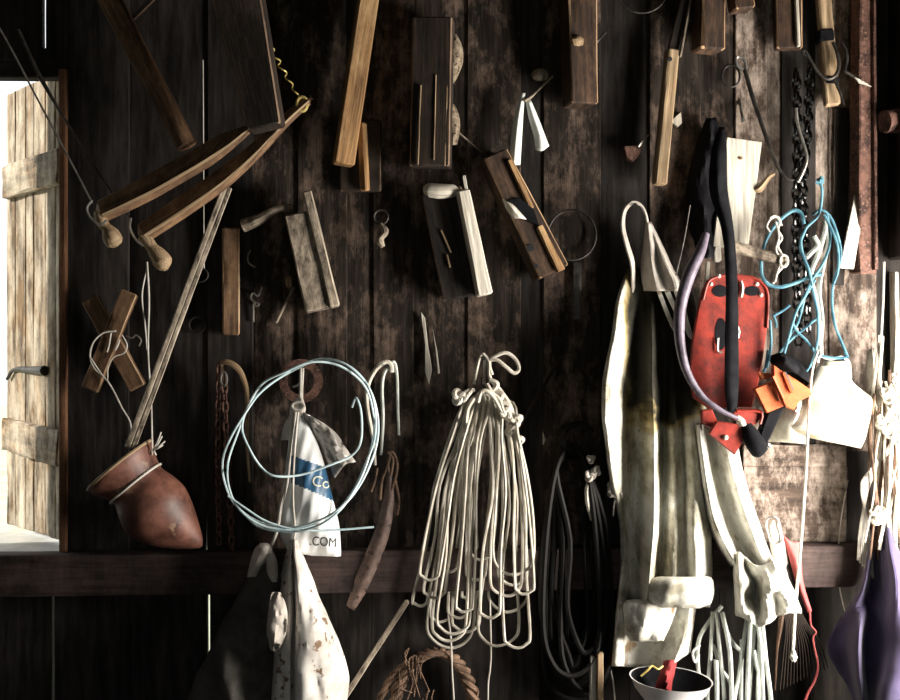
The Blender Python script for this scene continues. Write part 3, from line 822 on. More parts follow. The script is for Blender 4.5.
# ---------------- planes in the middle
pl = root('bench_plane', P(455, 240, -0.07), 'dark box plane with a side edge coloured white as lit and a pale turned handle', 'hand plane')
part(pl, 'body', bar(MB(), (442, 190), (464, 297), 40, 24, -0.065, roll=4, jit=0.001), M['tar'])
part(pl, 'lit_edge_strip', bar(MB(), (462, 190), (484, 295), [12, 15], 20, -0.10, roll=-10, jit=0.0012), M['palewood'], label='side edge, its light put in as white')  # lit side of the dark block, put in as a pale strip
part(pl, 'iron', bar(MB(), (464, 174), (474, 235), [3, 4], 6, -0.088, jit=.0005), M['palewood'])
part(pl, 'handle', tube(MB(), [(425, 190, -.10), (429, 189, -.105), (438, 190, -.107), (447, 190, -.105), (453, 190, -.1), (459, 192, -.095), (462, 194, -.09)], [4.5, 7, 7.5, 7, 6.5, 3.2, 3], seg=14), M['palewood'], label='pale turned handle')
part(pl, 'mouth_strip', bar(MB(), (441, 229), (451, 252), 1.5, 2, -0.100), M['tan'])
part(pl, 'mouth_strip', bar(MB(), (447, 254), (450, 267), 1.8, 2, -0.100), M['tan'])
jp = root('jack_plane', P(525, 212, -0.07), 'brown jack plane hanging slantwise, open mouth stuffed with a white shaving', 'hand plane')
a0, a1 = (494, 156), (553, 274)
jpb = part(jp, 'body', bar(MB(), (493, 154), (552, 273), [26, 33], 24, -0.07, roll=-14, jit=0.0012), M['brown'])
part(jpb, 'mouth', MB().prism(PP([(504, 199), (514, 214), (540, 224), (535, 208), (520, 196)], -.112), .012, bev=.001), M['rubber'], label='dark open mouth')
part(jpb, 'side_edge', bar(MB(), (510, 158), (532, 207), 5, 5, -0.103, roll=-25, bev=.001), M['honey'], label='honey-coloured edge')  # right edge strips in a lighter wood colour than the body
part(jpb, 'side_edge', bar(MB(), (540, 225), (562, 270), [6, 8], 5, -0.103, roll=-25, bev=.001), M['honey'], label='honey-coloured edge')
mb = loft([R(0, (503, -.112, 197), (507, -.122, 200), (512, -.112, 202)), R(0, (508, -.112, 209), (513, -.127, 207), (518, -.112, 208)), R(0, (515, -.112, 217), (521, -.122, 217), (527, -.112, 218))], nu=3, nv=3)
part(jp, 'shaving', mb, M['palewood'], solid=.003, label='white wood shaving')
part(jpb, 'bolt_hole', MB().sweep([P(531, 247, -.114), P(531, 247, -.10)], 7 * S, seg=12), M['ink'], label='dark bolt hole')
part(jpb, 'bolt_hole', MB().sweep([P(537, 265, -.114), P(537, 265, -.10)], 4.5 * S, seg=10), M['ink'], label='dark bolt hole')
hp_ = root('hoop_latch', P(578, 240, -0.02), 'dark thin iron hoop with a hanging tongue, faint on the black board', 'hoop')
part(hp_, 'hoop', tube(MB(), circle(572, 235, 24, -.02, 18, ry=25), 1.2, closed=True, n=3), M['iron'])
part(hp_, 'tongue', bar(MB(), (577, 262), (577, 320), 8, 3, -.012), M['iron'])
one('slanted_stick', MB().sweep(spl([P(518, 428, -.02), P(562, 356, -.01)], 4), 4 * S, seg=6), M['dark'], 'dark slender stick slanting up from the pale rope hank', 'stick')
one('wood_chip', MB().prism(PP([(543, 432), (543, 445), (546, 440)], -.012), .016, bev=.001), M['palewood'], 'tiny bright wood chip on the black boards right of the rope hank', 'chip')
GSP = 'pale splintered streaks on the wall boards above the draped cords'
one('wood_splinter', MB().prism(PP([(421, 312), (425, 345), (425, 372), (429, 384), (432, 370), (428, 345), (425, 318)], -.012), .012, bev=.001), M['palewood'], 'wider of two pale splintered streaks on the wall left of the rope hank', 'splinter', GSP)
one('wood_splinter', MB().prism(PP([(432.5, 328), (436, 352), (438, 374), (440, 373), (437, 350)], -.012), .012, bev=.0006), M['palewood'], 'thinner pale splintered streak on the wall left of the rope hank', 'splinter', GSP)

for o_, dy in ((wp, .024), (pl, .024), (jp, .032)): o_.location.y += dy
# ================================================================ middle: wire, bag, washer
wr_ = root('rusty_washer', P(302, 382, -0.03), 'large flat rusty iron ring hung on the boards behind the blue wire coil', 'iron ring')
n = 36
mb = MB()
g = []
for rr, dd in ((13.5, -.028), (13.5, -.040), (22, -.040), (22, -.028), (13.5, -.028)):
    g.append([P(301 + rr * math.cos(2 * math.pi * k / n), 381 + rr * math.sin(2 * math.pi * k / n), dd) for k in range(n)])
part(wr_, 'ring', mb.grid(g, closed=True), M['rust'])
nail(wr_, 302, 367, -0.06)
cw = root('wire_coil', P(300, 450, -0.16), 'loose coil of pale blue wire looped three times over the feed bag', 'wire coil')
path = [(352, 407), (356, 398), (361, 412), (361, 440), (352, 455), (330, 465), (300, 475), (275, 476), (262, 468), (250, 450), (242, 428), (249, 405), (265, 388), (290, 372), (315, 361), (338, 361), (356, 372), (370, 390), (377, 412), (378, 435), (372, 460), (358, 488), (340, 508), (315, 522), (285, 528), (255, 520), (234, 503), (224, 480), (223, 458), (232, 435), (246, 412), (260, 393), (282, 376), (308, 362), (330, 359), (352, 368), (368, 386), (375, 410), (375, 436), (368, 458), (350, 496), (325, 520), (295, 530), (262, 525), (240, 510), (229, 488), (228, 462), (238, 432), (247, 408), (262, 384), (285, 372), (312, 362), (340, 366), (364, 385), (373, 412), (373, 440), (360, 480), (335, 515), (300, 531), (262, 528), (245, 515)]
pts = [(x, y, -.15 - .03 * math.sin(i * .9) - (0.03 if 440 < y < 520 and 265 < x < 350 else 0)) for i, (x, y) in enumerate(path)]
part(cw, 'coil', tube(MB(), pts, 1.15, n=5), M['bluewire'])
part(cw, 'tail', tube(MB(), [(228, 496, -.17), (245, 508, -.18), (268, 522, -.18), (300, 530, -.18), (335, 530, -.17), (374, 527, -.16)], 1.05), M['bluewire'])

fb = root('feed_bag', P(305, 470, -0.09), 'white printed plastic feed bag with a blue band, tied to the rusty ring', 'bag')


def bagm(u, w, c):
    px = 450 + c.x / S * D / (D + c.y); py = 350 - (c.z - CZ) / S * D / (D + c.y)
    lo = 456 + (px - 293) * .35; hi = 484 + (px - 295) * .44
    return 1 if lo < py < hi and px > 291 else 0


bagf = lambda v, t: -0.006 * math.sin(v.x * 70 + v.z * 25) * t - 0.0016 * math.sin(v.x * 190 - v.z * 50)
bgm = blob([(412, 291, 301, .012, -.08), (425, 290, 309, .02, -.085), (445, 288, 318, .035, -.09), (470, 285, 326, .045, -.09), (500, 281, 333, .055, -.09), (525, 278, 339, .05, -.085), (548, 287, 341, .03, -.08), (556, 312, 341, .012, -.08)], n=150, nv=18, folds=bagf, mfun=bagm, wr=.003, fr=20)
bb_ = bgm.bvh()
fbs = part(fb, 'sack', bgm, [M['bag'], M['bagblue']])


def lettering(txt, x, y, h, rot=0, sx=1.0):
    cu = bpy.data.curves.new('letters', 'FONT'); cu.body = txt; cu.size = 1; cu.extrude = 0.0
    ob = bpy.data.objects.new('letters', cu); COL.objects.link(ob)
    dg = bpy.context.evaluated_depsgraph_get(); dg.update()
    me = bpy.data.meshes.new_from_object(ob.evaluated_get(dg))
    mb = MB()
    ca, sa = math.cos(math.radians(rot)), math.sin(math.radians(rot))
    import bmesh
    bm = bmesh.new(); bm.from_mesh(me)
    bmesh.ops.triangulate(bm, faces=bm.faces)
    bmesh.ops.subdivide_edges(bm, edges=[e for e in bm.edges if e.calc_length() > .12], cuts=2, use_grid_fill=True)
    bmesh.ops.triangulate(bm, faces=bm.faces)
    cam_ = Vector((0, -D, CZ))
    for v in bm.verts:
        lx, ly = v.co.x * h * sx, v.co.y * h
        p = P(x + lx * ca + ly * sa, y + lx * sa - ly * ca, 0)
        d_ = (p - cam_).normalized()
        hit = bb_.ray_cast(cam_, d_)[0]
        mb.v.append((hit if hit else P(x, y, -.1)) - d_ * 0.0018)
    for f in bm.faces:
        mb.face(tuple(v.index for v in f.verts), tuple((v.co.x, v.co.y) for v in f.verts))
    bm.free(); bpy.data.objects.remove(ob); bpy.data.curves.remove(cu); bpy.data.meshes.remove(me)
    return mb


part(fbs, 'lettering', lettering('Co', 311, 485, 15, 12), M['cream_ink'])
part(fbs, 'lettering', lettering('.COM', 309, 545, 13, 4, .85), M['ink'])
mb = blob([(398, 296, 303, .012, -.085), (408, 290, 306, .018, -.085), (416, 289, 304, .018, -.085), (424, 284, 300, .015, -.08), (440, 281, 297, .016, -.075)], n=18, nv=4, wr=.006, fr=60)
part(fb, 'neck', mb, M['crumple'])
mb = loft([R(0, (300, -.09, 412), (305, -.10, 413), (309, -.085, 420)), R(0, (310, -.09, 428), (322, -.11, 424), (333, -.09, 430)), R(0, (322, -.08, 450), (336, -.105, 446), (345, -.085, 447)), R(0, (335, -.075, 478), (345, -.095, 465), (356, -.08, 462))], nu=7, nv=6, wr=.012, fr=70)
part(fb, 'flap', mb, M['bagclear'], solid=.002, label='dull crumpled film flap')
mb = tube(MB(), [(301, 368, -.06), (300.5, 390, -.07), (300, 412, -.1)], 1.6); tube(mb, [(303, 368, -.06), (302, 392, -.07), (302, 410, -.1)], 1.2)
tube(mb, circle(298, 406, 6, -.1, 8, ry=4), 1.4, closed=True, n=2)
tube(mb, [(302, 380, -.06), (298, 385, -.062), (293, 387, -.06)], 1.2)
part(fb, 'tie_string', mb, M['string'])
ds = root('draw_string', P(280, 500, -0.1), 'long whitish string hanging from the feed bag neck to the dark sack knot', 'string')
mb = tube(MB(), [(295, 412, -.13), (291, 440, -.14), (287, 480, -.14), (281, 505, -.14), (277, 530, -.14), (270, 549, -.13)], [1.9, 1.5, 2.0, 1.8, 1.6])
part(ds, 'string', mb, M['string'])
mb = tube(MB(), [(298, 412, -.14), (294, 460, -.15), (293, 500, -.15), (295, 530, -.14), (292, 545, -.13)], 1.1)
part(ds, 'string', mb, M['string'])

# iron chain strap and hook on the left
chl = root('rusty_chain', P(230, 460, -0.04), 'rusty iron chain hung double over a curved hook left of the wire coil', 'chain')


def link_mesh(mb, c, axis, nrm_, L, W_, r):
    sdv = axis.cross(nrm_).normalized()
    pts = []
    for k in range(14):
        a = 2 * math.pi * k / 14
        pts.append(c + axis * (math.cos(a) * L / 2) + sdv * (math.copysign(abs(math.sin(a)) ** .8, math.sin(a)) * W_ / 2))
    return mb.sweep(pts, 2 * r, seg=6, closed=True)


def chain(rt, pts, pitch, L, W_, r, mat, name='link'):
    """links of shared mesh data along a path"""
    path = spl(pts, 24)
    acc = [0.0]
    for a, b in zip(path, path[1:]): acc.append(acc[-1] + (b - a).length)
    nl = int(acc[-1] / pitch)
    meshes = {}
    for i in range(nl):
        t = (i + .5) * pitch
        k = max(j for j in range(len(acc)) if acc[j] <= t); k = min(k, len(path) - 2)
        c = path[k].lerp(path[k + 1], (t - acc[k]) / max(1e-9, acc[k + 1] - acc[k]))
        t3 = (path[k + 1] - path[k]).normalized()
        if 'l' not in meshes:
            m0 = MB(); link_mesh(m0, Vector(), Vector((0, 0, 1)), Vector((0, 1, 0)), L, W_, r)
            o = build(name, m0, mat, rt); meshes['l'] = o
        else:
            o = meshes['l'].copy(); COL.objects.link(o); o.parent = rt
        o.location = c - LOC[rt.name]
        z = t3; yv = Vector((0, 1, 0)); x_ = yv.cross(z).normalized(); y_ = z.cross(x_)
        mt = Matrix((x_, y_, z)).transposed()
        o.rotation_euler = (mt @ Matrix.Rotation(math.radians(40 if i % 2 else -50), 3, 'Z')).to_euler()


chain(chl, PP([(232, 555, -.03), (230, 500, -.03), (226, 430, -.04), (224, 375, -.05), (221, 364, -.055), (219, 375, -.05), (218, 440, -.03), (219, 545, -.03)]), 9.5 * S, 12 * S, 5.5 * S, 1.1 * S, M['rust'])
hk_ = root('curved_hook', P(235, 400, -0.05), 'curved brown walking-stick-shaped hook holding the rusty chain', 'hook')
part(hk_, 'hook', tube(MB(), [(221, 372, -.03), (222, 363, -.06), (230, 363, -.065), (239, 370, -.06), (245, 384, -.05), (247, 400, -.04), (247, 440, -.03), (250, 482, -.02)], [2.5, 2.5, 3, 3.2, 3, 2.6, 2.2, 1.8, 1.2], seg=9), M['tan'])
one('iron_link', tube(MB(), circle(224, 379, 3, -.075, 10, ry=7), 1.1, closed=True, n=2), M['steel'], 'bright small iron link hanging at the top of the rusty chain', 'link')

# cords and leather strap
GC = 'cords draped over the nail right of the wire coil'
lc = root('draped_cord', P(382, 410, -0.06), 'stiff pale cord bent over a nail, both ends hanging above the leather strap', 'cord', GC)
part(lc, 'cord', tube(MB(), [(375, 465, -.06), (373, 440, -.07), (367, 405, -.08), (368, 385, -.085), (376, 369, -.085), (386, 362, -.08), (391, 365, -.075), (392, 372, -.07)], [1.6, 2, 2.2, 2.4, 2.4, 2.4]), M['rope'])
nail(lc, 387, 366, -0.10)
lc2 = root('draped_cord', P(384, 400, -0.06), 'thin frayed cord hanging closest to the nail, inside the stiff pale cord', 'cord', GC)
part(lc2, 'cord', tube(MB(), [(381, 455, -.05), (383, 420, -.055), (382, 390, -.06), (384, 374, -.07), (389, 367, -.07), (394, 362, -.07), (397, 375, -.06), (398, 410, -.05), (399, 435, -.04)], [1.4, 1.8, 1.6, 1.8, 1.6, 1.4, 1.3]), M['greenrope'])
ls = root('leather_strap', P(372, 530, -0.07), 'cracked brown leather strap tapering to its lower tip, hung on split thongs', 'strap')
mb = loft([R(0, (387, -.055, 470), (390, -.06, 471), (393, -.055, 472)), R(0, (384, -.055, 495), (389, -.062, 496), (394, -.055, 498)), R(0, (377, -.06, 525), (384, -.068, 527), (390, -.058, 530)), R(0, (364, -.065, 558), (371, -.074, 562), (378, -.062, 566)), R(0, (355, -.065, 580), (362, -.074, 585), (368, -.062, 588)), R(0, (347, -.06, 605), (350, -.066, 608), (354, -.058, 610))], nu=4, nv=5, wr=.003, fr=60)
part(ls, 'strap', mb, M['leather'], solid=.005)
mb = MB()
for pts in ([(389, 473), (388, 462), (391, 455), (386, 470), (382, 480), (380, 500)], [(391, 475), (393, 460), (390, 455), (388, 452)], [(392, 490), (397, 470), (396, 458), (392, 452), (389, 455)], [(395, 480), (399, 500), (397, 515)], [(377, 468), (375, 480), (371, 492)]):
    tube(mb, pts, [1.6, 1.3, 1.4], -.06)
part(ls, 'thong', mb, M['brownrope'])

# sacks at the bottom
sg = root('dark_sack', P(240, 640, -0.12), 'dark grey cloth sack with a knotted top and a crumpled side coloured as lit', 'sack')
fg = lambda v, t: -0.010 * math.sin(v.x * 62 + v.z * 20) * (0.3 + t) * min(1, max(0, -v.y * 8))
part(sg, 'body', blob([(556, 262, 276, .015, -.1), (572, 252, 280, .03, -.1), (595, 238, 283, .05, -.1), (625, 220, 287, .07, -.1), (655, 207, 282, .085, -.1), (680, 194, 278, .095, -.1), (720, 180, 276, .1, -.1), (760, 176, 274, .1, -.1), (790, 210, 270, .04, -.1)], n=110, nv=8, folds=fg, wr=.006), M['sackgrey'])
mb = blob([(543, 260, 268, .008, -.13), (548, 255, 272, .016, -.135), (556, 252, 271, .016, -.135), (566, 249, 262, .014, -.13), (577, 247, 256, .008, -.12)], n=18, nv=4, wr=.006, fr=70)
part(sg, 'knot', mb, M['crumple'], label='pale knotted top')
mb = blob([(549, 267, 272, .01, -.14), (560, 266, 277, .013, -.14), (572, 267, 278, .012, -.14), (582, 270, 277, .008, -.13)], n=14, nv=4, wr=.004, fr=70)
part(sg, 'knot_end', mb, M['crumple'])
mb = blob([(592, 272, 281, .01, -.19), (605, 269, 286, .02, -.20), (622, 267, 288, .026, -.21), (638, 268, 285, .02, -.21), (650, 271, 280, .012, -.19)], n=22, nv=5, wr=.016, fr=75)
part(sg, 'side_bulge', mb, M['crumple'], label='crumpled side, its light put in as pale cloth')  # the sack's lit flank is put in as paler cloth
sw = root('white_sack', P(305, 640, -0.14), 'stained off-white cloth sack hanging by its twisted peak beside the dark sack', 'sack')
rows = []
for py, xs_ in ((540, (289, 291, 293, 295, 297)), (552, (287, 290, 293, 297, 301)), (575, (281, 287, 294, 303, 311)), (600, (276, 285, 294, 308, 320)), (635, (271, 282, 293, 315, 335)), (670, (268, 280, 291, 318, 347)), (690, (266, 279, 291, 317, 347)), (725, (262, 278, 291, 315, 342)), (770, (262, 278, 291, 315, 340))):
    t = (py - 540) / 230
    d0 = -.12 - .07 * min(1, t * 2.2)
    w0 = xs_[-1] - xs_[0]
    rows.append(R(py, (xs_[0], -.08), (xs_[0] + .12 * w0, d0 + .01), (xs_[1] + .12 * w0, d0 - .02), (xs_[2] - .02 * w0, d0 + .015), (xs_[2] + .03 * w0, d0 + .03), (xs_[2] + .09 * w0, d0 - .045), (xs_[3], d0 - .035), (xs_[3] + .5 * (xs_[4] - xs_[3]), d0 - .008), (xs_[4], d0 + .05), (xs_[4] - 2, -.04)))
part(sw, 'body', loft(rows, nu=6, nv=7, wr=.012, fr=30), M['sackwhite'], solid=.004)
part(sw, 'tie', tube(MB(), circle(292, 547, 4.5, -.125, 8, ry=2), 1.2, closed=True, n=2), M['string'])

# ---------------------------------------------------------------- rope hanks
rh = root('rope_hank', P(482, 480, -0.08), 'big hank of pale rope hanging in long loops from a nail', 'rope')
loops = [(427, 474, 648), (437, 470, 634), (432, 466, 641), (448, 470, 618), (456, 473, 612), (413, 428, 606), (416, 432, 590), (420, 440, 580), (424, 446, 598), (478, 519, 646), (488, 528, 612), (490, 522, 596), (498, 528, 585), (503, 516, 566), (515, 534, 594), (504, 530, 648), (462, 478, 600), (480, 500, 618), (441, 458, 572), (466, 486, 580), (430, 452, 622), (493, 534, 575), (470, 492, 560), (452, 480, 632)]
path = []
for i, (xl, xr, yb) in enumerate(loops):
    f = lambda x: 464 + (x - 412) * .38
    dd = -.03 - .12 * ((i * 7) % 10) / 10
    w2 = (xr - xl) / 2
    xm = (xl + xr) / 2
    j = lambda a: random.uniform(-a, a)
    ty = 398 + abs(f(xm) - 487) * .35
    def leg(x, d_, up=False):
        y0, y1 = ty, yb - w2 * 1.15
        q = []
        for t in (.2, .45, .72):
            bow = (1 - abs(2 * t - .8)) * (7 if x > 475 else -7)
            q.append((f(x) + (x - f(x)) * t + bow + j(2.6), y0 + (y1 - y0) * t, d_ + j(.008)))
        return q[::-1] if up else q
    path += [(f(xl) + j(3), ty + j(4), -.05)] + leg(xl, dd) + [(xl, yb - w2 * 1.15, dd), (xm - w2 * .72, yb - w2 * .33, dd), (xm + j(2), yb, dd - .003), (xm + w2 * .72, yb - w2 * .33, dd - .006), (xr, yb - w2 * 1.15, dd - .006)] + leg(xr, dd - .006, True) + [(f(xr) + j(3), ty + 2 + j(4), -.06)]
part(rh, 'loops', tube(MB(), path, 1.5, n=4, seg=6), M['rope'])
mb = tube(MB(), [(474, 384, -.08), (477, 368, -.085), (480, 357, -.085), (484, 355, -.085), (485, 366, -.085), (484, 384, -.08)], 1.7)
tube(mb, [(483, 354, -.085), (489, 362, -.09), (490, 378, -.09), (500, 390, -.095), (510, 405, -.095), (514, 418, -.09)], 2.0)
tube(mb, [(492, 375, -.09), (489, 362, -.09), (498, 355, -.095), (507, 353, -.095), (516, 360, -.09), (519, 369, -.085), (514, 373, -.09), (505, 366, -.095), (497, 360, -.095), (490, 360, -.09)], 1.9)
part(rh, 'hanging_loop', mb, M['rope'])
mb = tube(MB(), [(490, 380, -.1), (497, 384, -.105), (494, 391, -.1), (502, 394, -.105), (500, 402, -.1), (509, 405, -.1), (506, 413, -.1), (514, 416, -.1), (509, 424, -.1), (516, 430, -.1), (511, 436, -.1), (516, 443, -.1)], 2.6)
tube(mb, [(487, 384, -.1), (492, 393, -.11), (499, 399, -.11), (503, 410, -.11), (509, 420, -.105)], 2.2)
for i, c in enumerate(((516, 420), (512, 431), (517, 440), (506, 413))):
    knot(mb, P(*c, -.105), 5.5 * S, seed=i)
part(rh, 'binding', mb, M['rope'])
mb = tube(MB(), [(474, 390, -.1), (468, 391, -.11), (462, 395, -.11), (458, 398, -.105)], [2.0, 2.2, 2.2, 2.2])
knot(mb, P(459, 397, -.108), 6.5 * S, seed=2)
tube(mb, [(458, 398, -.105), (463, 401, -.11), (468, 395, -.115), (473, 389, -.11)], 2.0)
part(rh, 'knot', mb, M['rope'])
mb = tube(MB(), [(478, 402, -.11), (481, 392, -.12), (487, 391, -.12), (494, 398, -.115), (502, 412, -.11)], 2.0)
tube(mb, [(474, 398, -.11), (468, 408, -.115), (466, 420, -.115), (466, 433, -.11)], 2.2)
part(rh, 'strand', mb, M['rope'])
nail(rh, 483, 358, -0.12)
GS = 'fine strings dangling below the pale rope hank'
one('dangling_string', tube(MB(), [(448, 615, -.06), (451, 640, -.06), (452, 670, -.06), (454, 705, -.06), (455, 760, -.06)], .85), M['string'], 'fine white string dangling left of its twin below the rope hank', 'string', GS)
one('dangling_string', tube(MB(), [(490, 600, -.06), (491, 650, -.06), (490, 670, -.06), (488, 690, -.06), (488, 760, -.06)], .85), M['string'], 'fine wavy string dangling below the small right-hand rope loops', 'string', GS)

br = root('braided_rope', P(440, 680, -0.05), 'frayed twisted brown rope looping up behind the bottom of the pale hank', 'rope')
mb = MB()
for k in range(3):
    def strand(pts, k=k, rr=4.5, tw=.55):
        q = spl(PP(pts, -.04), 8)
        return [p + Vector((math.cos(i * tw + k * 2.094), math.sin(i * tw + k * 2.094) * .8, math.sin(i * tw + k * 2.094) * .3)) * rr * S for i, p in enumerate(q)]
    mb.sweep(strand([(385, 740), (396, 695), (408, 668), (424, 655), (440, 652), (455, 660), (466, 676), (474, 700), (480, 740)]), 6.0 * S, seg=7)
    mb.sweep(strand([(370, 740), (380, 700), (394, 674), (408, 662)], rr=2.5), 4 * S, seg=6)
part(br, 'rope', mb, M['brownrope'])
mb = MB()
for i in range(16):
    x, y = random.choice([(418, 655), (404, 670), (432, 690), (412, 648)]); x += random.uniform(-6, 6)
    tube(mb, [(x, y, -.05), (x + random.uniform(-8, 8), y + random.uniform(6, 20), -.06), (x + random.uniform(-10, 10), y + random.uniform(20, 45), -.05)], .6, n=3)
part(br, 'frayed_fibres', mb, M['brownrope'])
plank('leaning_stick', 'long grey stick leaning diagonally at the foot of the wall between sack and rope', 'stick', (408, 600), (330, 720), 5, 5, -0.03, M['grey'], y1=-.09, bev=.006)

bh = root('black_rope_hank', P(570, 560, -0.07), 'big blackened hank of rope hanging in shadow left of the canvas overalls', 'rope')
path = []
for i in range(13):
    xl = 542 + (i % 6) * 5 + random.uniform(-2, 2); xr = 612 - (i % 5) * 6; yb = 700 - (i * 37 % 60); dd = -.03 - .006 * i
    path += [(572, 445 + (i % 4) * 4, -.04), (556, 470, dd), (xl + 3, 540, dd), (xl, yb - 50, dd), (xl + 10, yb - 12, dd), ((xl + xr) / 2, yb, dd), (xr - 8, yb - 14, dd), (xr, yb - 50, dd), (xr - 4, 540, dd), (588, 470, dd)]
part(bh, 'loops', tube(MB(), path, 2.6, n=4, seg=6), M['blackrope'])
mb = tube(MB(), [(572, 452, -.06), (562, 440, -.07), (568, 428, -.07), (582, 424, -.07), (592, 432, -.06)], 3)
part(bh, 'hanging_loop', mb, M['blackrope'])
kn = root('knotted_rope_end', P(592, 480, -0.1), 'pale knotted rope ends peeking from the black hank beside the overalls', 'rope')
mb = MB()
for i, (c, r) in enumerate((((591, 459), 3.6), ((596, 471), 4.2), ((590, 476), 4.6))):
    knot(mb, P(*c, -.105), r * S, seed=i)
part(kn, 'knot', mb, M['crumple'])
part(kn, 'tail', tube(MB(), [(591, 478, -.10), (587, 490, -.1), (588, 505, -.1), (592, 520, -.095)], [2.8, 2.4, 2.2, 1.6]), M['rope'])
GP = 'pale sticks standing below the black hank'
plank('pale_stick', 'pale stick poking up below the black hank, left one of two', 'stick', (593, 655), (592, 760), 6, 6, -0.10, M['palewood'], group=GP)
plank('pale_stick', 'slightly yellower stick touching its twin below the black hank, right one of two', 'stick', (600, 652), (600, 760), 6, 6, -0.11, M['tan'], group=GP)
# ================================================================ canvas overalls
ov = root('canvas_overalls', P(665, 440, -0.1), 'stained cream canvas overalls with turned-up cuffs hanging by one shoulder strap', 'overalls')
# shoulder strap looped over a nail
mb = MB()
sp = PP([(633, 330, -.03), (633, 295, -.045), (633, 278, -.07), (632, 262, -.09), (627, 245, -.10), (623, 228, -.105), (624, 213, -.105), (630, 204, -.10), (637, 203, -.095), (643, 208, -.09), (647, 220, -.085), (648, 240, -.08), (648, 262, -.08)])
q = spl(sp, 6)
n = len(q)
mb.sweep(q, [5 * S, 5.5 * S, 7 * S, 6 * S, 4 * S, 2.5 * S, 3 * S, 4 * S], 2.0 * S, prof='rect', bev=.001, fixed=Vector((0.75, -0.65, 0)))
part(ov, 'shoulder_strap', mb, M['crumple'])
def RO(py, *pts):
    return [P(p[0], p[2] if len(p) > 2 else py, -.05 + 1.45 * (p[1] + .05)) for p in pts]


# bib: left flap, shaded middle, right flap
rows = [RO(222, (646, -.06), (647, -.07), (648, -.075), (649, -.07), (650, -.06), (651, -.05)),
        RO(245, (643, -.05), (646, -.07), (650, -.085), (655, -.08), (659, -.085), (662, -.05)),
        RO(265, (641, -.05), (646, -.065), (652, -.085), (659, -.075), (667, -.095), (671, -.05)),
        RO(280, (642, -.05), (647, -.06), (655, -.085), (664, -.08), (675, -.10), (680, -.05)),
        RO(291, (644, -.05), (650, -.06), (658, -.085), (666, -.08), (677, -.10), (682, -.05))]
part(ov, 'bib_flap', loft(rows, nu=5, nv=5, wr=.006, fr=40), M['crumple'], solid=.003)
# strips of the right bib edge lying open
mb = MB()
mb.sweep(spl(PP([(657, 286, -.08), (664, 305, -.085), (672, 324, -.085), (679, 336, -.08)]), 5), 4 * S, 2 * S, prof='rect', bev=.001)
mb.sweep(spl(PP([(664, 284, -.085), (671, 300, -.09), (679, 316, -.09), (684, 326, -.085)]), 5), [5 * S, 4 * S], 2 * S, prof='rect', bev=.001)
mb.sweep(spl(PP([(676, 282, -.09), (681, 300, -.095), (684, 318, -.09), (690, 334, -.085), (696, 344, -.08)]), 5), [10 * S, 8 * S, 7 * S, 5 * S, 3 * S], 3 * S, prof='rect', bev=.001)
part(ov, 'bib_strap', mb, M['canvas'])
XS = {268: (628, 629, 630, 632, 635, 640, 645, 650, 656, 660, 664, 669, 675, 680),
      300: (617, 619, 622, 628, 637, 645, 651, 657, 664, 669, 674, 680, 688, 694),
      340: (611, 613, 618, 627, 638, 646, 652, 658, 665, 671, 678, 685, 694, 700),
      380: (603, 605, 611, 622, 637, 646, 652, 658, 665, 672, 680, 688, 696, 703),
      410: (602, 604, 611, 623, 637, 646, 653, 659, 665, 672, 681, 690, 698, 706),
      440: (605, 607, 614, 624, 637, 646, 654, 660, 665, 673, 683, 692, 701, 709),
      480: (610, 612, 618, 626, 637, 646, 654, 660, 665, 674, 685, 694, 703, 711),
      520: (619, 620, 623, 628, 637, 645, 654, 660, 665, 674, 685, 694, 704, 711),
      560: (621, 622, 625, 630, 637, 644, 651, 657, 663, 673, 685, 695, 704, 712),
      592: (622, 623, 626, 631, 637, 642, 648, 653, 659, 672, 685, 695, 704, 711),
      607: (624, 625, 628, 632, 637, 640, 645, 650, 657, 671, 685, 695, 703, 710)}
DS = {268: (.035, .04, .045, .045, .045, .045, .05, .05, .045, .045, .045, .05, .055, .03),
      300: (.06, .09, .085, .065, .045, .05, .065, .05, .04, .045, .045, .055, .07, .03),
      340: (.07, .13, .12, .08, .04, .06, .095, .055, .035, .05, .05, .07, .085, .03),
      380: (.08, .17, .155, .085, .04, .07, .125, .06, .035, .065, .06, .09, .095, .03),
      410: (.08, .175, .16, .085, .035, .075, .138, .06, .035, .085, .07, .105, .10, .03),
      440: (.08, .16, .145, .08, .035, .08, .145, .06, .035, .10, .08, .125, .10, .03),
      480: (.075, .125, .115, .07, .035, .085, .148, .065, .04, .105, .085, .135, .105, .035),
      520: (.07, .08, .085, .07, .06, .11, .175, .09, .07, .135, .115, .165, .135, .07),
      560: (.085, .09, .095, .085, .08, .125, .19, .11, .085, .155, .13, .18, .15, .085),
      592: (.08, .09, .095, .085, .085, .12, .185, .11, .085, .15, .13, .175, .145, .08),
      607: (.06, .07, .07, .07, .07, .10, .16, .10, .08, .13, .12, .15, .12, .06)}
rows = [R(py, *[(x, -d) for x, d in zip(XS[py], DS[py])]) for py in XS]
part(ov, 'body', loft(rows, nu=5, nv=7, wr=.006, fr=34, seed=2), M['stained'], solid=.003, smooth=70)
mb = MB()
for i, (c, r) in enumerate((((614, 487), 5), ((617, 493), 4.5), ((612, 492), 4))): knot(mb, P(*c, -.10), r * S, .5, i)
tube(mb, [(616, 496, -.10), (614, 505, -.1), (613, 516, -.095)], .8)
part(ov, 'frayed_knot', mb, M['crumple'])
# cuffs
def cuff(rows, **k):
    return blob(rows, n=36, nv=4, **k)


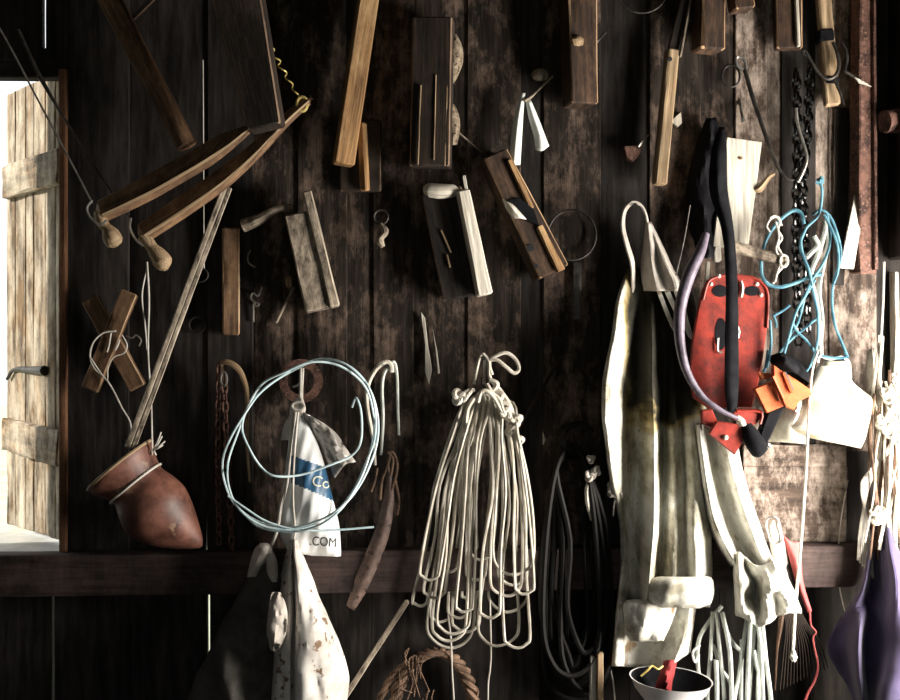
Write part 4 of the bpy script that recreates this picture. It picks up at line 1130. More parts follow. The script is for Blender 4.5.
part(ov, 'cuff', cuff([(577, 656, 711, .045, -.16), (582, 648, 714, .062, -.16), (593, 647, 714, .066, -.16), (603, 650, 710, .062, -.16), (608, 658, 702, .045, -.16)], wr=.010, fr=45), M['canvas'], smooth=60)
part(ov, 'cuff', cuff([(600, 626, 672, .035, -.14), (606, 623, 677, .05, -.14), (622, 624, 672, .052, -.14), (634, 626, 667, .05, -.14), (641, 630, 664, .04, -.14)], wr=.012, fr=50), M['canvas'], smooth=60)
# back hem below the cuffs
rows = [R(560, (621, -.08), (623, -.10), (626, -.10), (632, -.085), (655, -.08), (680, -.085), (694, -.10), (700, -.08)),
        R(600, (617, -.06), (619, -.12), (624, -.11), (630, -.065), (655, -.05), (676, -.08), (690, -.12), (697, -.06)),
        R(635, (613, -.05), (616, -.12), (622, -.11), (629, -.055), (652, -.04), (672, -.09), (686, -.13), (692, -.05)),
        [P(610, 665, -.05), P(614, 666, -.12), P(621, 666, -.11), P(627, 667, -.055), P(648, 668, -.04), P(664, 668, -.10), P(676, 662, -.13), P(690, 652, -.05)]]
part(ov, 'back_hem', loft(rows, nu=5, nv=6, wr=.005, fr=35), M['canvas'], solid=.003)
# sleeve to the right with its crumpled cuff
rows = []
for py, xs_ in ((425, (694, 698, 702, 708, 714, 722, 730, 735)), (455, (697, 702, 707, 713, 720, 728, 735, 739)), (490, (701, 707, 713, 720, 729, 738, 745, 748)), (520, (706, 713, 721, 729, 739, 748, 755, 758)), (545, (717, 724, 732, 740, 749, 757, 763, 767)), (566, (731, 736, 742, 750, 758, 766, 772, 776))):
    rows.append(RO(py, (xs_[0], -.06), (xs_[1], -.135), (xs_[2], -.11), (xs_[3], -.07), (xs_[4], -.085), (xs_[5], -.13), (xs_[6], -.105), (xs_[7], -.05)))
part(ov, 'sleeve', loft(rows, nu=5, nv=6, wr=.005, fr=30, seed=8), M['canvas'], solid=.003)
rows = [RO(0, (735, -.10, 556), (739, -.135, 552), (745, -.125, 557), (752, -.13, 563), (760, -.14, 566), (768, -.15, 564), (774, -.14, 558), (778, -.10, 553)),
        RO(0, (734, -.11, 566), (739, -.155, 565), (745, -.10, 568), (753, -.13, 573), (762, -.16, 574), (771, -.17, 573), (779, -.16, 570), (784, -.10, 567)),
        RO(0, (734, -.11, 580), (740, -.165, 580), (748, -.15, 582), (754, -.085, 586), (763, -.16, 586), (772, -.19, 586), (783, -.15, 583), (790, -.10, 582)),
        RO(0, (735, -.11, 596), (741, -.165, 596), (748, -.12, 596), (757, -.11, 600), (766, -.18, 598), (776, -.16, 598), (787, -.19, 596), (796, -.10, 596)),
        RO(0, (735, -.10, 610), (742, -.15, 612), (750, -.16, 613), (759, -.13, 613), (768, -.18, 610), (778, -.13, 608), (788, -.17, 606), (801, -.10, 609)),
        RO(0, (736, -.09, 615), (744, -.13, 618), (751, -.14, 622), (758, -.12, 627), (767, -.14, 624), (777, -.13, 617), (788, -.14, 613), (801, -.09, 613))]
part(ov, 'crumpled_cuff', loft(rows, nu=5, nv=6, wr=.010, fr=60, seed=5), M['canvas'], solid=.004)
nail(ov, 635, 205, -0.13)

# ================================================================ right: bowl, rope, brush
bw = root('enamel_bowl', P(665, 685, -0.12), 'white enamel bowl tilted under the overalls with a red rag in it', 'bowl')
axb = Vector((0.06, -0.03, 1)).normalized()
u_ = axb.cross(Vector((0, 1, 0))).normalized(); v_ = axb.cross(u_)
c0 = P(671, 679, -.16)
g = []
prof = ((.001, -.075), (.04, -.073), (.07, -.055), (.095, -.026), (.106, 0), (.109, .002), (.105, .001))
ins = ((.105, .001), (.093, -.026), (.067, -.053), (.038, -.069), (.001, -.071))
ringb = lambda rr, hh: [c0 + axb * hh + (u_ * math.cos(2 * math.pi * k / 40) + v_ * math.sin(2 * math.pi * k / 40)) * rr for k in range(40)]
part(bw, 'bowl', MB().grid([ringb(*q) for q in prof], closed=True), M['bowl'], smooth=60)
part(bw, 'shade_lining', MB().grid([ringb(*q) for q in ins], closed=True), M['rubber'], smooth=60, label='inside of the bowl, its shade put in as black')  # shade inside the bowl is put in as a black surface
rg = one('red_rag', loft([R(0, (664, -.12, 662), (670, -.14, 660), (677, -.12, 660)), R(0, (660, -.13, 674), (667, -.16, 675), (674, -.13, 675)), R(0, (656, -.13, 686), (664, -.15, 688), (671, -.13, 688)), R(0, (655, -.12, 696), (663, -.14, 697), (670, -.12, 697))], nu=4, nv=4, wr=.01, fr=60), M['darkred'], 'small dark red rag hanging into the white enamel bowl', 'rag', solid=.003)
rg['label'] = 'small dark red rag hanging into the white enamel bowl'
one('bent_spring_wire', tube(MB(), [(641, 676, -.16), (648, 670, -.16), (652, 666, -.15), (658, 669, -.15), (663, 666, -.14)], 1.0), M['brass'], 'short bent wire lying across the enamel bowl rim', 'wire')
one('fine_twine', tube(MB(), [(609, 662, -.05), (614, 690, -.05), (616, 740, -.05)], .8), M['string'], 'fine pale cord hanging just left of the enamel bowl', 'cord')

gr = root('green_white_rope', P(730, 660, -0.1), 'hank of pale greenish-white rope hanging straight down under the crumpled cuff', 'rope')
mb = MB()
for i, pts in enumerate(([(722, 606), (709, 622), (699, 640), (698, 665), (702, 700), (703, 760)], [(713, 612), (711, 650), (708, 690), (706, 760)], [(717, 612), (720, 650), (724, 690), (727, 760)], [(722, 612), (728, 640), (731, 670), (733, 760)], [(724, 625), (732, 642), (740, 650)], [(713, 645), (722, 670), (732, 690), (736, 760)], [(748, 612), (744, 640), (739, 675), (734, 705), (732, 760)], [(751, 612), (749, 650), (747, 700), (746, 760)], [(755, 615), (752, 660), (749, 700), (748, 760)], [(761, 618), (759, 660), (758, 700), (757, 760)], [(762, 620), (766, 660), (771, 700), (774, 760)], [(758, 625), (761, 650), (763, 700), (764, 760)], [(742, 640), (741, 680), (741, 760)], [(754, 650), (757, 668), (763, 680), (760, 700), (758, 720)], [(716, 660), (717, 690), (716, 760)])):
    tube(mb, pts, 1.9 + .5 * random.random(), -.08 - .012 * (i % 4), n=5)
part(gr, 'strands', mb, M['greenrope'])
mb = tube(MB(), [(700, 645, -.13), (693, 652, -.135), (695, 662, -.13), (699, 655, -.12)], 1.2)
part(gr, 'loose_loop', mb, M['greenrope'])

bs = root('bristle_brush', P(800, 640, -0.06), 'sparse dark broom bristles fanning down behind the thin white cord', 'broom')
mb = MB()
for i in range(15):
    t = i / 14
    tube(mb, [(782 + 14 * t, 596 + 6 * t, -.05), (786 + 22 * t, 625, -.06 - .02 * t), (784 + 36 * t, 650 - 10 * t + random.uniform(-3, 3), -.06), (780 + 48 * t, 690 - 22 * t, -.05)], .5, n=3, seg=5)
part(bs, 'bristles', mb, M['dark'])
part(bs, 'stem', tube(MB(), [(782, 605, -.06), (780, 625, -.07), (777, 650, -.06), (775, 690, -.05)], [4, 3, 1.4, .8]), M['brown'])
wc = root('thin_white_cord', P(800, 500, -0.2), 'thin white cord hanging straight down with a knot at its lower end', 'cord')
part(wc, 'cord', tube(MB(), [(818, 350, -.16), (812, 372, -.19), (809, 410, -.2), (806, 470, -.2), (802, 530, -.2), (796, 600, -.2), (793, 650, -.2)], [1.2, 1.4, 1.5]), M['string'])
part(wc, 'knot', MB().ball(P(793.5, 656, -.2), 3.4 * S, (1, 1, 1.6), lump=.4, nu=10, nv=7), M['string'])
rs = root('red_strap', P(800, 570, -0.08), 'faded red cloth strap narrowing into a red cord right of the crumpled cuff', 'strap')
mb = loft([R(0, (782, -.07, 533), (790, -.075, 541), (800, -.07, 542)), R(0, (790, -.07, 560), (796, -.085, 560), (801, -.07, 559)), R(0, (797, -.07, 585), (800, -.08, 584), (803, -.07, 582)), R(0, (808, -.07, 613), (810, -.075, 612), (811.5, -.07, 611))], nu=4, nv=5, wr=.003, fr=50)
part(rs, 'strap', mb, M['redcloth'], solid=.003)
part(rs, 'cord', tube(MB(), [(810, 612, -.075), (811, 625, -.075), (816, 632, -.075), (813, 638, -.07), (815, 650, -.07), (818, 665, -.07), (815, 680, -.07), (806, 698, -.07), (800, 730, -.06)], [1.0, .9, 1.0, 1.2, 1.6]), M['redcloth'])
pb = root('metal_buckle', P(775, 530, -0.08), 'small bright metal buckle on a grey band beside the sleeve', 'buckle')
part(pb, 'frame', tube(MB(), [(766, 522), (771, 517), (777, 518), (780, 527), (782, 541), (772, 543), (768, 534)], .9, -.08, closed=True, n=3), M['steel'])
part(pb, 'band', loft([R(0, (768, -.07, 522), (774, -.075, 520), (778, -.07, 524)), R(0, (770, -.07, 545), (777, -.075, 546), (785, -.07, 545)), R(0, (776, -.06, 570), (783, -.065, 570), (789, -.06, 568))], nu=3, nv=4, wr=.004, fr=70), M['crumple'], solid=.003)

# ================================================================ right: belt, hose, red plate
bt = root('black_leather_belt', P(728, 290, -0.19), 'long black leather belt hanging vertically across the red plate', 'belt')
mb = loft([R(128, (719, -.10), (722, -.105), (724, -.10)), R(150, (712, -.15), (719, -.16), (726, -.15)), R(190, (710, -.17), (718, -.19), (727, -.17)), R(230, (722, -.19), (728, -.20), (733, -.19)), R(280, (726, -.2), (731, -.205), (737, -.2)), R(340, (725, -.2), (731, -.205), (738, -.2)), R(385, (725, -.19), (731, -.195), (738, -.19)), R(412, (728, -.185), (732, -.19), (736, -.185))], nu=5, nv=6, wr=.002)
part(bt, 'strap', mb, M['rubber'], solid=.006)
mb = loft([R(118, (707, -.02), (711, -.04), (715, -.02)), R(140, (698, -.02), (708, -.055), (720, -.03)), R(175, (689, -.02), (704, -.06), (722, -.03)), R(210, (686, -.02), (703, -.075), (723, -.04)), R(240, (694, -.03), (706, -.10), (718, -.05)), R(258, (700, -.05), (707, -.13), (713, -.06))], nu=6, nv=6, wr=.018, fr=40)
one('black_oilcloth', mb, M['rubber'], 'bunched black oilcloth above the grey hose, left of the white board', 'cloth', solid=.003)
one('fine_wire', tube(MB(), [(722, 128, -.05), (721, 150, -.06), (717, 165, -.06), (714, 170, -.06)], .8), M['steel'], 'short fine bright wire beside the black oilcloth', 'wire')
one('buckled_wire', tube(MB(), [(690, 205, -.10), (684, 240, -.10), (676, 275, -.10), (672, 290, -.1)], .8), M['iron'], 'thin dark wire running down left of the grey hose', 'wire')
hz = root('grey_hose', P(700, 330, -0.24), 'violet-grey hose bowing in an arc in front of the overalls and red plate', 'hose')
part(hz, 'hose', tube(MB(), [(706, 234, -.19), (700, 252, -.21), (688, 278, -.23), (680, 310, -.24), (680, 342, -.25), (687, 372, -.25), (702, 396, -.25), (722, 411, -.25), (740, 419, -.24)], [3.5, 5, 6, 5.6, 5, 4.4, 3.6, 2.8, 2.2, 2.0], seg=14, n=7), M['hose'])
part(hz, 'tip', tube(MB(), [(737, 417, -.24), (742, 421, -.24), (744, 425, -.235)], [2.4, 3, 2.2]), M['palewood'])

rp = root('red_plate', P(732, 345, -0.11), 'red plastic plate with rounded top corners, dark holes and a darkened lower half', 'plate')
poly = [(708, 408), (752, 408), (757, 390), (763, 360), (767, 330), (769, 300), (767, 288), (760, 280), (748, 276), (730, 274), (714, 276), (707, 281), (702, 292), (697, 315), (692, 345), (690, 375), (693, 398)]
cp = PP(poly, -.135)
rpp = part(rp, 'plate', MB().prism(cp, .016, bev=.003), M['red'])
mb = MB().sweep(spl(PP([(703, 300), (708, 283), (716, 277), (730, 275), (750, 277), (762, 283), (768, 296), (767, 328)], -.137), 5), 2.6 * S, seg=7)
part(rpp, 'rim', mb, M['red'])
for (x, y, rx, ry) in ((720, 291, 8, 6), (752, 291, 8, 5), (721, 334, 6, 16)):
    g = [[P(x + rx * k * math.cos(2 * math.pi * i / 20), y + ry * k * math.sin(2 * math.pi * i / 20), -.1362) for i in range(20)] for k in (.02, .6, 1)]
    g.append([v + Vector((0, .002, 0)) for v in g[-1]])
    part(rpp, 'slot', MB().grid(g, closed=True, cap=True), M['rubber'], label='dark slot')
for pts, r in (([(741, 281), (742.5, 288), (741, 297)], 1.5), ([(737, 325), (739, 332), (737, 340)], 1.2), ([(718, 338), (718, 351), (723, 352)], .9)):
    part(rp, 'clip', tube(MB(), pts, r, -.142), M['steel'], label='bright metal clip')
for c in ((711, 284), (761, 295), (757, 284), (719, 276)): part(rpp, 'rivet', MB().ball(P(*c, -.137), 2 * S, nu=8, nv=6), M['palewood'])

rb = root('red_bracket', P(730, 425, -0.2), 'glossy red folded bracket with a bright rivet, lying below the red plate', 'bracket')
part(rb, 'tab', MB().prism(PP([(709, 434), (717, 421), (737, 424), (747, 432), (747, 436), (735, 455)], -.205), .02, bev=.003), M['red'])
part(rb, 'tab', MB().prism(PP([(734, 409), (733, 420), (748, 426), (757, 424), (763, 415), (763, 411), (759, 409)], -.19), .02, bev=.003), M['red'])
part(rb, 'tab', MB().prism(PP([(702, 410), (702, 424), (712, 429), (717, 420), (712, 409)], -.18), .02, bev=.003), M['red'])
part(rb, 'rivet', MB().ball(P(725.5, 437.5, -.207), 2.6 * S, nu=10, nv=7), M['palewood'], label='bright rivet')
part(rb, 'lip', tube(MB(), [(737, 411), (757, 411), (762, 415), (760, 424)], 1.4, -.195), M['red'])
gp = root('black_grip', P(755, 435, -0.19), 'black rubber grip angled below the red bracket', 'grip')
part(gp, 'grip', tube(MB(), [(746, 425, -.2), (750, 434, -.205), (755, 443, -.205), (760, 450, -.2), (763, 453, -.2)], [5, 8, 9, 9, 6], seg=14), M['rubber'])
part(gp, 'arm', bar(MB(), (777, 402), (758, 448), [14, 9], 14, -.18, bev=.004), M['rubber'])
part(gp, 'ferrule', tube(MB(), [(768, 444, -.2), (770, 447, -.2)], 1.6), M['steel'])
GO = 'orange plastic wedges'
ow = root('orange_wedge', P(770, 395, -0.2), 'square orange plastic wedge with a raised lip, left of the pointed one', 'wedge', GO)
part(ow, 'block', MB().prism(PP([(755, 389), (767, 413), (784, 406), (776, 380)], -.21), .03, bev=.002), M['orange'])
part(ow, 'lip', tube(MB(), [(771, 386), (775, 390), (779, 401)], 1.3, -.213), M['orange'])
part(ow, 'tongue', MB().prism(PP([(758, 372), (762, 380), (768, 379), (774, 376), (773, 374)], -.2), .02, bev=.002), M['orange'])
ow2 = root('orange_wedge', P(790, 390, -0.21), 'pointed orange plastic wedge with a long slot, lying over the white jerrycan edge', 'wedge', GO)
part(ow2, 'block', MB().prism(PP([(774, 365), (774, 378), (788, 408), (794, 410), (800, 401), (808, 397), (812, 395), (811, 390), (797, 380), (782, 371)], -.222), .03, bev=.002), M['orange'])
mb = bar(MB(), (783, 372), (792, 393), 2.2, 3, -.226); bar(mb, (773, 376), (787, 407), 2.2, 3, -.226)
part(ow2, 'rib', mb, M['orange'])
part(ow2, 'slot', bar(MB(), (785, 372), (793, 390), 1.4, 2, -.2265), M['ink'])
mb = loft([R(0, (770, -.14, 356), (780, -.17, 353), (792, -.15, 357), (800, -.13, 362)), R(0, (772, -.15, 364), (784, -.19, 362), (797, -.18, 366), (808, -.14, 372)), R(0, (782, -.15, 370), (793, -.18, 372), (802, -.17, 378), (811, -.14, 385))], nu=5, nv=5, wr=.012, fr=45)
one('black_rag', mb, M['rubber'], 'crumpled black rag tucked behind the orange wedges', 'rag', solid=.003)

# white jerrycan
jc = root('white_jerrycan', P(835, 410, -0.12), 'big white plastic jerrycan with a short neck, hung right of the orange wedges', 'jerrycan')
mb = blob([(366, 818, 850, .03, -.1), (380, 811, 852, .045, -.1), (390, 805, 862, .055, -.1), (399, 802, 873, .065, -.1), (412, 798, 872, .07, -.1), (428, 794, 868, .07, -.1), (440, 790, 865, .06, -.1), (449, 806, 861, .03, -.1)], n=40, nv=5, ex=.55, wr=.006, fr=14)
for v in mb.v:
    x_ = 450 + v.x / S * D / (D + v.y); z_ = 350 - (v.z - CZ) / S * D / (D + v.y)
    v.z += max(0, (z_ - 405) / 45) * (864 - x_) * .2 * S
part(jc, 'body', mb, M['plastic'], smooth=50)
part(jc, 'neck', blob([(361, 824, 850, .026, -.1), (364, 823, 851, .03, -.1), (378, 822, 852, .03, -.1)], n=28, nv=3, ex=.7), M['plastic'])
mb = loft([R(0, (790, -.10, 398), (800, -.14, 400), (812, -.11, 404)), R(0, (778, -.09, 420), (792, -.15, 418), (808, -.12, 420)), R(0, (768, -.07, 442), (785, -.11, 442), (806, -.10, 444))], nu=6, nv=6, wr=.014, fr=40)
part(jc, 'side_fold', mb, M['plastic'], solid=.003)
part(jc, 'carry_wire', tube(MB(), [(818, 362, -.12), (820, 356, -.13), (830, 359, -.13), (842, 357, -.13), (848, 361, -.12)], 1.3), M['bluewire'])

# ================================================================ right: boards, chains, blue rope
wbd = root('white_board', P(738, 195, -0.06), 'short white-painted board with a brown knot, hanging right of the black belt', 'board')
wbb = part(wbd, 'board', MB().prism(PP([(727, 137), (713, 246), (748, 249), (756, 190), (762, 142)], -.075), .025, bev=.002), M['palewood'])
part(wbb, 'knot', MB().sweep([P(740, 158, -.0765), P(740, 158, -.073)], 3.2 * S, 6 * S, seg=10), M['honey'], label='brown knot')
part(wbb, 'nail_hole', MB().sweep([P(739.5, 158, -.0775), P(739.5, 158, -.073)], 1.4 * S, 3 * S, seg=8), M['ink'])
part(wbd, 'peg', tube(MB(), [(755, 190, -.07), (760, 188, -.075), (768, 178, -.07), (774, 174, -.05)], [3, 4, 2.4, 1.6]), M['tan'], label='small brown peg')
GN = 'pale board ends hanging below the white board'
plank('pale_slip', 'narrow pale slip of wood showing left of the belt just above the red plate', 'slat', (715, 225), (717, 262), 8, 8, -0.05, M['palewood'], group=GN)
plank('pale_slip', 'small lower slip of pale wood touching the red plate left shoulder', 'slat', (708, 262), (706, 284), 3.5, 6, -0.07, M['palewood'], group=GN)
one('turned_shaft', MB().sweep(spl(PP([(730, 246, -.12), (750, 251, -.13), (770, 257, -.14), (783, 261, -.14)]), 4), [13 * S, 11 * S, 11 * S, 12 * S], seg=12), M['grey'], 'short round wooden handle sticking out under the white board', 'tool handle')
wt = root('wire_tangle', P(780, 240, -0.12), 'small tangle of pale wire twisted around the short round handle', 'wire')
mb = tube(MB(), [(770, 218), (775, 216), (780, 222), (778, 230), (782, 238), (778, 246), (783, 256), (787, 262), (782, 268), (776, 275), (773, 284)], 1.1, -.15)
tube(mb, [(776, 222), (779, 236), (776, 250), (781, 260), (778, 270), (775, 282)], 1.0, -.155)
tube(mb, circle(784, 261, 4, -.16, 8, ry=6), 1.1, closed=True, n=2)
tube(mb, [(770, 232), (767, 226), (771, 219), (778, 217), (782, 226)], .9, -.15)
part(wt, 'wire', mb, M['string'])

ey = root('eye_rod', P(765, 120, -0.05), 'slender iron rod with an eye at the top and a long curved lower end', 'rod')
part(ey, 'rod', tube(MB(), [(745, 70, -.05), (752, 95, -.06), (761, 122, -.07), (770, 148, -.08), (777, 165, -.08), (784, 176, -.08), (792, 180, -.08), (800, 174, -.08), (806, 160, -.075)], [2.2, 2.2, 2.0, 1.8, 1.5, 1.2, 1.2], seg=8), M['iron'])
part(ey, 'eye', tube(MB(), [(745, 70), (738, 66), (736, 59), (739, 57), (744, 60), (746, 66)], 1.4, -.05, closed=True, n=4), M['steel'])
one('hooked_wire', tube(MB(), [(796, 108, -.09), (798, 125, -.09), (803, 142, -.09), (807, 158, -.09), (803, 172, -.09), (798, 182, -.09)], 1.5), M['steel'], 'curved bright wire hanging in front of the left chain strand', 'wire')
one('short_pin', tube(MB(), [(740, 100, .002), (742, 115, -.025), (744, 122, -.025)], [1.6, 1.4, 2.2]), M['steel'], 'short pale iron pin in the boards left of the eye rod', 'pin')
one('wire_ring', tube(MB(), circle(731, 76, 9, -.02, 14, ry=11), 1.2, closed=True, n=2), M['iron'], 'dark wire ring on the boards under the mallet head', 'ring')
GK = 'strands of black chain'
c1 = root('black_chain', P(797, 200, -0.06), 'left strand of glinting black chain hanging behind the blue rope', 'chain', GK)
chain(c1, PP([(796, 70, -.05), (797, 150, -.055), (796, 250, -.06), (799, 345, -.07)]), 9 * S, 12.5 * S, 8 * S, 1.6 * S, M['chain'])
c2 = root('black_chain', P(809, 150, -0.05), 'right strand of glinting black chain, close behind the dark tongs', 'chain', GK)
chain(c2, PP([(810, 68, -.045), (808, 120, -.045), (803, 190, -.05), (806, 260, -.05), (808, 335, -.05)]), 9 * S, 12.5 * S, 8 * S, 1.6 * S, M['chain'])

tl = root('tan_stave', P(827, 55, -0.04), 'tan wooden stave hanging behind the dark iron tongs', 'stave')
part(tl, 'stave', bar(MB(), (822, -14), (832, 106), [13, 14], 12, -0.03, jit=.0012), M['tan'])
part(tl, 'dark_band', bar(MB(), (817, 37), (832, 36), 12, 16, -.03), M['rubber'], label='dark band')
part(tl, 'dark_band', bar(MB(), (824, 81), (837, 82), 7, 16, -.03), M['rubber'], label='dark band')
tg = root('iron_tongs', P(840, 70, -0.07), 'dark iron tongs with curled ends and one bright pointed jaw', 'tongs')
part(tg, 'arm', tube(MB(), [(806, 56), (803, 53), (805, 51), (808, 55), (813, 64), (819, 73), (827, 79), (835, 76), (839, 66), (837, 52), (833, 42)], [1.3, 1.3, 1.5, 1.6, 1.6, 1.9, 2.0, 1.6], -.07, seg=8), M['iron'])
part(tg, 'arm', tube(MB(), [(842, 42), (846, 50), (847, 60), (845, 70), (850, 74), (858, 79)], [1.2, 1.6, 1.6, 1.8], -.075, seg=8), M['iron'])
part(tg, 'jaw', MB().prism(PP([(855, 77), (860, 83), (872, 86.5), (862, 80)], -.085), .008, bev=.001), M['palewood'], label='bright pointed jaw')
part(tg, 'shank', tube(MB(), [(835, 80), (840, 92), (844, 105)], [1.8, 1.2], -.07), M['iron'])

ps = root('rusty_post', P(863, 130, -0.07), 'rough rust-red post hanging upright with a glowing right edge', 'post')
part(ps, 'post', bar(MB(), (862, -16), (863, 274), [15, 20], 18, -0.045, roll=-14, jit=.003, n=30), M['rust'])
part(ps, 'edge', bar(MB(), (872, -16), (874, 270), [3.2, 3.5], 8, -0.066, roll=-20, jit=.0015, n=30), M['rust'])
one('tapering_slat', MB().prism(PP([(864, 150, -.016), (840, 268, -.115), (854, 269, -.105), (873, 152, -.012)]), .008, bev=.001), M['palewood'], 'white tapering pointed slat leaning against the left side of the rusty post', 'slat')
one('black_plank', bar(MB(), (843, 108), (838, 285), [18, 12], 3, -.004, jit=.002), M['tar'], 'black slat on the boards just left of the white tapering slat', 'slat')
one('log_end', MB().sweep(spl([P(884, 122, -.1), P(930, 118, -.06)], 5), [22 * S, 26 * S], seg=14, jit=.003), M['rust'], 'rounded reddish log end at the right edge beside the rusty post', 'log')

blr = root('blue_rope_tangle', P(805, 270, -0.1), 'tangled bright blue plastic rope knotted in loops in front of the chain', 'rope')
mb = MB()
NB = [
    [(761, 262), (766, 240), (778, 222), (792, 211), (801, 213), (804, 224)],
    [(761, 262), (762, 275), (768, 284), (780, 287), (795, 283), (810, 277), (822, 274)],
    [(820, 183), (822, 190), (821, 205), (818, 216), (810, 224), (806, 228)],
    [(806, 228), (801, 240), (803, 255), (809, 270), (812, 285)],
    [(806, 228), (800, 246), (805, 262), (811, 278)],
    [(812, 215), (822, 210), (832, 220), (840, 245), (840, 262), (834, 280), (832, 300), (835, 325), (845, 350), (848, 358)],
    [(827, 214), (830, 232), (829, 248), (822, 265), (812, 280), (805, 295), (797, 310), (792, 325), (788, 340), (784, 354)],
    [(824, 215), (828, 222), (834, 235), (838, 250), (838, 270), (833, 285)],
    [(811, 282), (815, 300), (818, 316), (812, 322), (803, 330), (795, 336), (786, 345), (778, 355)],
    [(815, 280), (803, 300), (793, 318), (796, 330), (806, 340), (815, 352)],
    [(818, 316), (818, 335), (816, 350), (812, 362), (806, 372)],
    [(773, 316), (782, 311), (790, 305)], [(773, 314), (776, 322), (776, 328)],
    [(822, 356), (834, 358), (846, 357), (845, 352)],
    [(768, 350), (766, 365), (764, 372)], [(770, 320), (771, 345), (767, 368)],
    [(783, 350), (790, 335), (798, 322), (804, 300)],
]
for i, pts in enumerate(NB):
    tube(mb, pts, 1.9 if i < 2 else 1.4, -.12 - .012 * (i % 4), n=6, seg=7)
part(blr, 'strands', mb, M['bluerope'])
mb = MB().ball(P(820, 181, -.05), 3.6 * S, lump=.4, nu=10, nv=7); tube(mb, [(816, 182), (820, 184), (823, 181), (821, 176)], 1.5, -.055)
part(blr, 'knot', mb, M['bluerope'])
for pts in ([(828, 214), (824, 235), (818, 255), (811, 275), (816, 300), (820, 330), (821, 355)], [(826, 220), (829, 240), (824, 262), (819, 290), (822, 320), (820, 345)], [(814, 236), (818, 245), (812, 252), (806, 258)]):
    part(blr, 'pale_strand', tube(MB(), pts, 2.4, -.10, n=5), M['greenrope'], label='paler faded strand')

# hanging fibres at the right edge
rf = root('rope_fringe', P(885, 430, -0.1), 'thick fringe of frayed pale rope and twine hanging at the right edge', 'rope')
mb = MB()
for i in range(15):
    x = 880 + random.uniform(-3, 22); e = random.uniform(-16, 14); dd = -.08 - random.random() * .08
    tube(mb, [(x, 365 + random.uniform(-30, 25), dd), (x + random.uniform(-7, 7), 395, dd + random.uniform(-.02, .02)), (x + random.uniform(-6, 6), 422, dd), (x + random.uniform(-9, 9), 455, dd), (x + e * .4, 495, dd), (x + e, 540 + random.uniform(0, 25), dd)], random.uniform(.7, 1.9), n=4, seg=6)
part(rf, 'strands', mb, M['rope'])
mb = MB()
for i in range(24):
    x = 872 + random.uniform(-2, 26); e = random.uniform(-14, 12); dd = -.06 - random.random() * .08
    tube(mb, [(x, 400 + random.uniform(-40, 25), dd), (x + random.uniform(-5, 5), 440, dd), (x + e * .4, 500, dd), (x + e, 535 + random.uniform(0, 25), dd)], random.uniform(.8, 2), n=4, seg=6)
part(rf, 'dark_strands', mb, M['brownrope'], label='darker brown strands')
mb = MB()
for i in range(7):
    k = i * 1.8
    tube(mb, [(890, 445 + i, -.12), (878 - k, 462 + i * 2, -.12), (868 - k * .6, 490, -.12), (860 + i * 1.5, 530, -.11), (858 + i * 2.5, 560 + i * 3, -.1)], 1.2, n=5, seg=6)
part(rf, 'looped_strands', mb, M['string'])
for i, (c, r) in enumerate((((888, 395), 7), ((894, 408), 6), ((882, 422), 6), ((889, 430), 7), ((879, 519), 6), ((884, 513), 6), ((876, 512), 5))):
    part(rf, 'knot', knot(MB(), P(*c, -.15), r * S, .32, i), M['rope'])
one('pale_lath', bar(MB(), (894, 272), (896, 440), [4, 6], 10, -.017, roll=-15, jit=.002), M['palewood'], 'narrow pale lath standing behind the rope fringe at the right edge', 'lath')
one('hanging_strand', tube(MB(), [(884, 262, -.06), (883, 300, -.07), (881, 340, -.08), (880, 380, -.09)], 1.3), M['string'], 'single pale strand hanging left of the narrow pale lath', 'string')
one('pale_scrap', loft([R(0, (867, -.06, 352), (872, -.08, 348), (877, -.06, 348)), R(0, (866, -.06, 372), (873, -.09, 370), (877, -.06, 366)), R(0, (866, -.05, 396), (870, -.07, 395), (874, -.05, 390))], nu=4, nv=4, wr=.006, fr=60), M['crumple'], 'curled pale scrap on the boards right above the jerrycan shoulder', 'scrap', solid=.003)
one('loose_fibre', tube(MB(), [(848, 480, 0), (841, 520, -.04), (838, 560, -.04), (840, 590, -.05), (846, 616, -.06)], .55), M['string'], 'single hair-thin fibre curving down to the purple cloth', 'fibre')

pc = root('purple_cloth', P(872, 610, -0.12), 'purple cloth hung from a knot with deep folds, bright at its right edge', 'cloth')
rows = [R(0, (874, -.11, 522), (876, -.125, 523), (878, -.12, 524), (881, -.125, 525), (884, -.13, 524), (887, -.14, 523), (889, -.12, 522)),
        R(0, (868, -.09, 548), (871, -.125, 548), (875, -.10, 549), (880, -.12, 550), (886, -.15, 549), (891, -.17, 548), (897, -.13, 546)),
        R(0, (858, -.08, 590), (863, -.14, 590), (868, -.09, 592), (878, -.12, 594), (888, -.16, 592), (898, -.21, 588), (914, -.15, 584)),
        R(0, (828, -.07, 641), (845, -.09, 630), (859, -.165, 628), (865, -.09, 634), (879, -.13, 636), (896, -.20, 634), (924, -.24, 628)),
        R(0, (836, -.07, 668), (849, -.09, 668), (859, -.165, 668), (865, -.10, 670), (878, -.14, 672), (892, -.23, 670), (926, -.25, 668)),
        R(0, (850, -.07, 692), (856, -.10, 694), (862, -.17, 694), (868, -.11, 696), (876, -.16, 698), (886, -.24, 696), (926, -.25, 692)),
        R(0, (860, -.07, 740), (863, -.11, 740), (867, -.16, 740), (873, -.12, 740), (880, -.18, 740), (890, -.24, 740), (926, -.25, 740))]
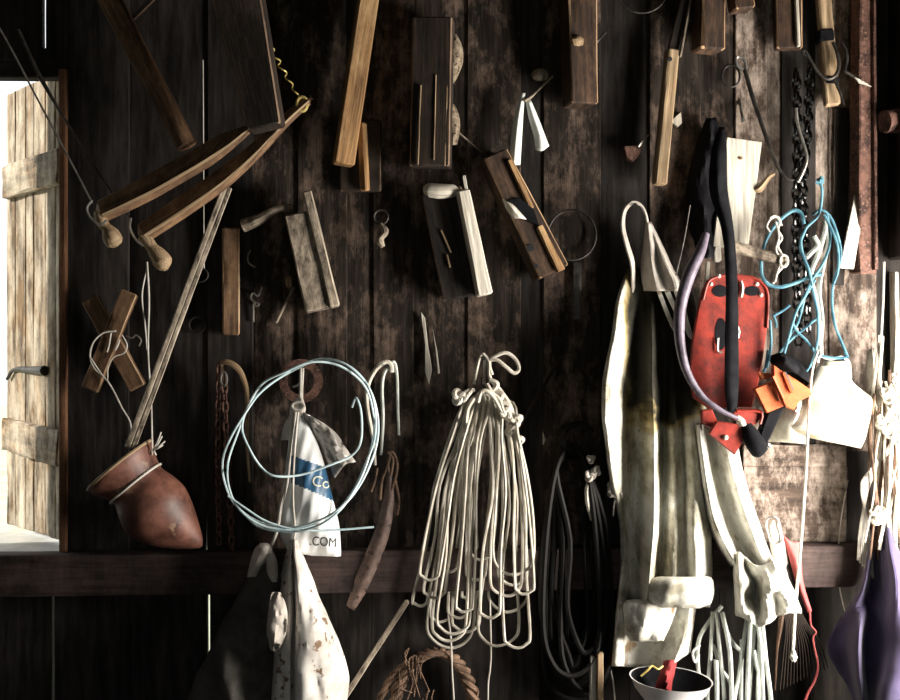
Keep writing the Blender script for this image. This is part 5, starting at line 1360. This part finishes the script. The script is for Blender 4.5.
part(pc, 'cloth', loft(rows, nu=6, nv=7, wr=.005, fr=25), M['purple'], solid=.003)
part(pc, 'tie', tube(MB(), circle(881, 520, 5, -.13, 8, ry=4), 1.6, closed=True, n=2), M['string'])
KEY, FILL, SKY = 130, 4.0, 1.4
# ---------------------------------------------------------------- camera, light
cd = bpy.data.cameras.new('camera'); cam = bpy.data.objects.new('camera', cd); COL.objects.link(cam)
cam.location = (0, -D, CZ); cam.rotation_euler = (math.pi / 2, 0, 0)
cd.sensor_width = 36; cd.lens = 36 * D / 2.5; cd.clip_start = 0.05
SC.camera = cam


def area(name, loc, direction, sx, sy, power, col, spread=180):
    ld = bpy.data.lights.new(name, 'AREA'); ld.shape = 'RECTANGLE'; ld.size = sx; ld.size_y = sy; ld.energy = power; ld.color = col
    ld.spread = math.radians(spread)
    o = bpy.data.objects.new(name, ld); COL.objects.link(o); o.location = loc
    o.rotation_euler = Vector(direction).to_track_quat('-Z', 'Y').to_euler()
    return o


area('daylight_from_side_window', (XR + 0.02, (DY0 + DY1) / 2, (DB + DZ) / 2), (-1, 0.5, 0.14), DY1 - DY0, DZ - DB, KEY, (1.0, 0.93, 0.84))
area('added_front_fill', (0, YF + 0.02, 1.05), (0, 1, 0.05), 1.2, 2.0, FILL, (0.9, 0.97, 1.0))  # added fill lamp behind the camera, lifts the dark tones
sl = bpy.data.lights.new('sun', 'SUN'); sl.energy = 5.0; sl.angle = math.radians(1); sl.color = (1, 0.93, 0.8)
so = bpy.data.objects.new('sun', sl); COL.objects.link(so); so.location = (-4, 0.5, 4)
so.rotation_euler = Vector((0.95, 0.12, -0.38)).to_track_quat('-Z', 'Y').to_euler()
w = bpy.data.worlds.new('sky'); SC.world = w; w.use_nodes = True
bg = w.node_tree.nodes['Background']; bg.inputs[0].default_value = (0.95, 0.99, 1.0, 1); bg.inputs[1].default_value = SKY
vs = SC.view_settings
vs.view_transform = 'Standard'; vs.look = 'None'; vs.gamma = 1; vs.exposure = 0; vs.use_curve_mapping = False
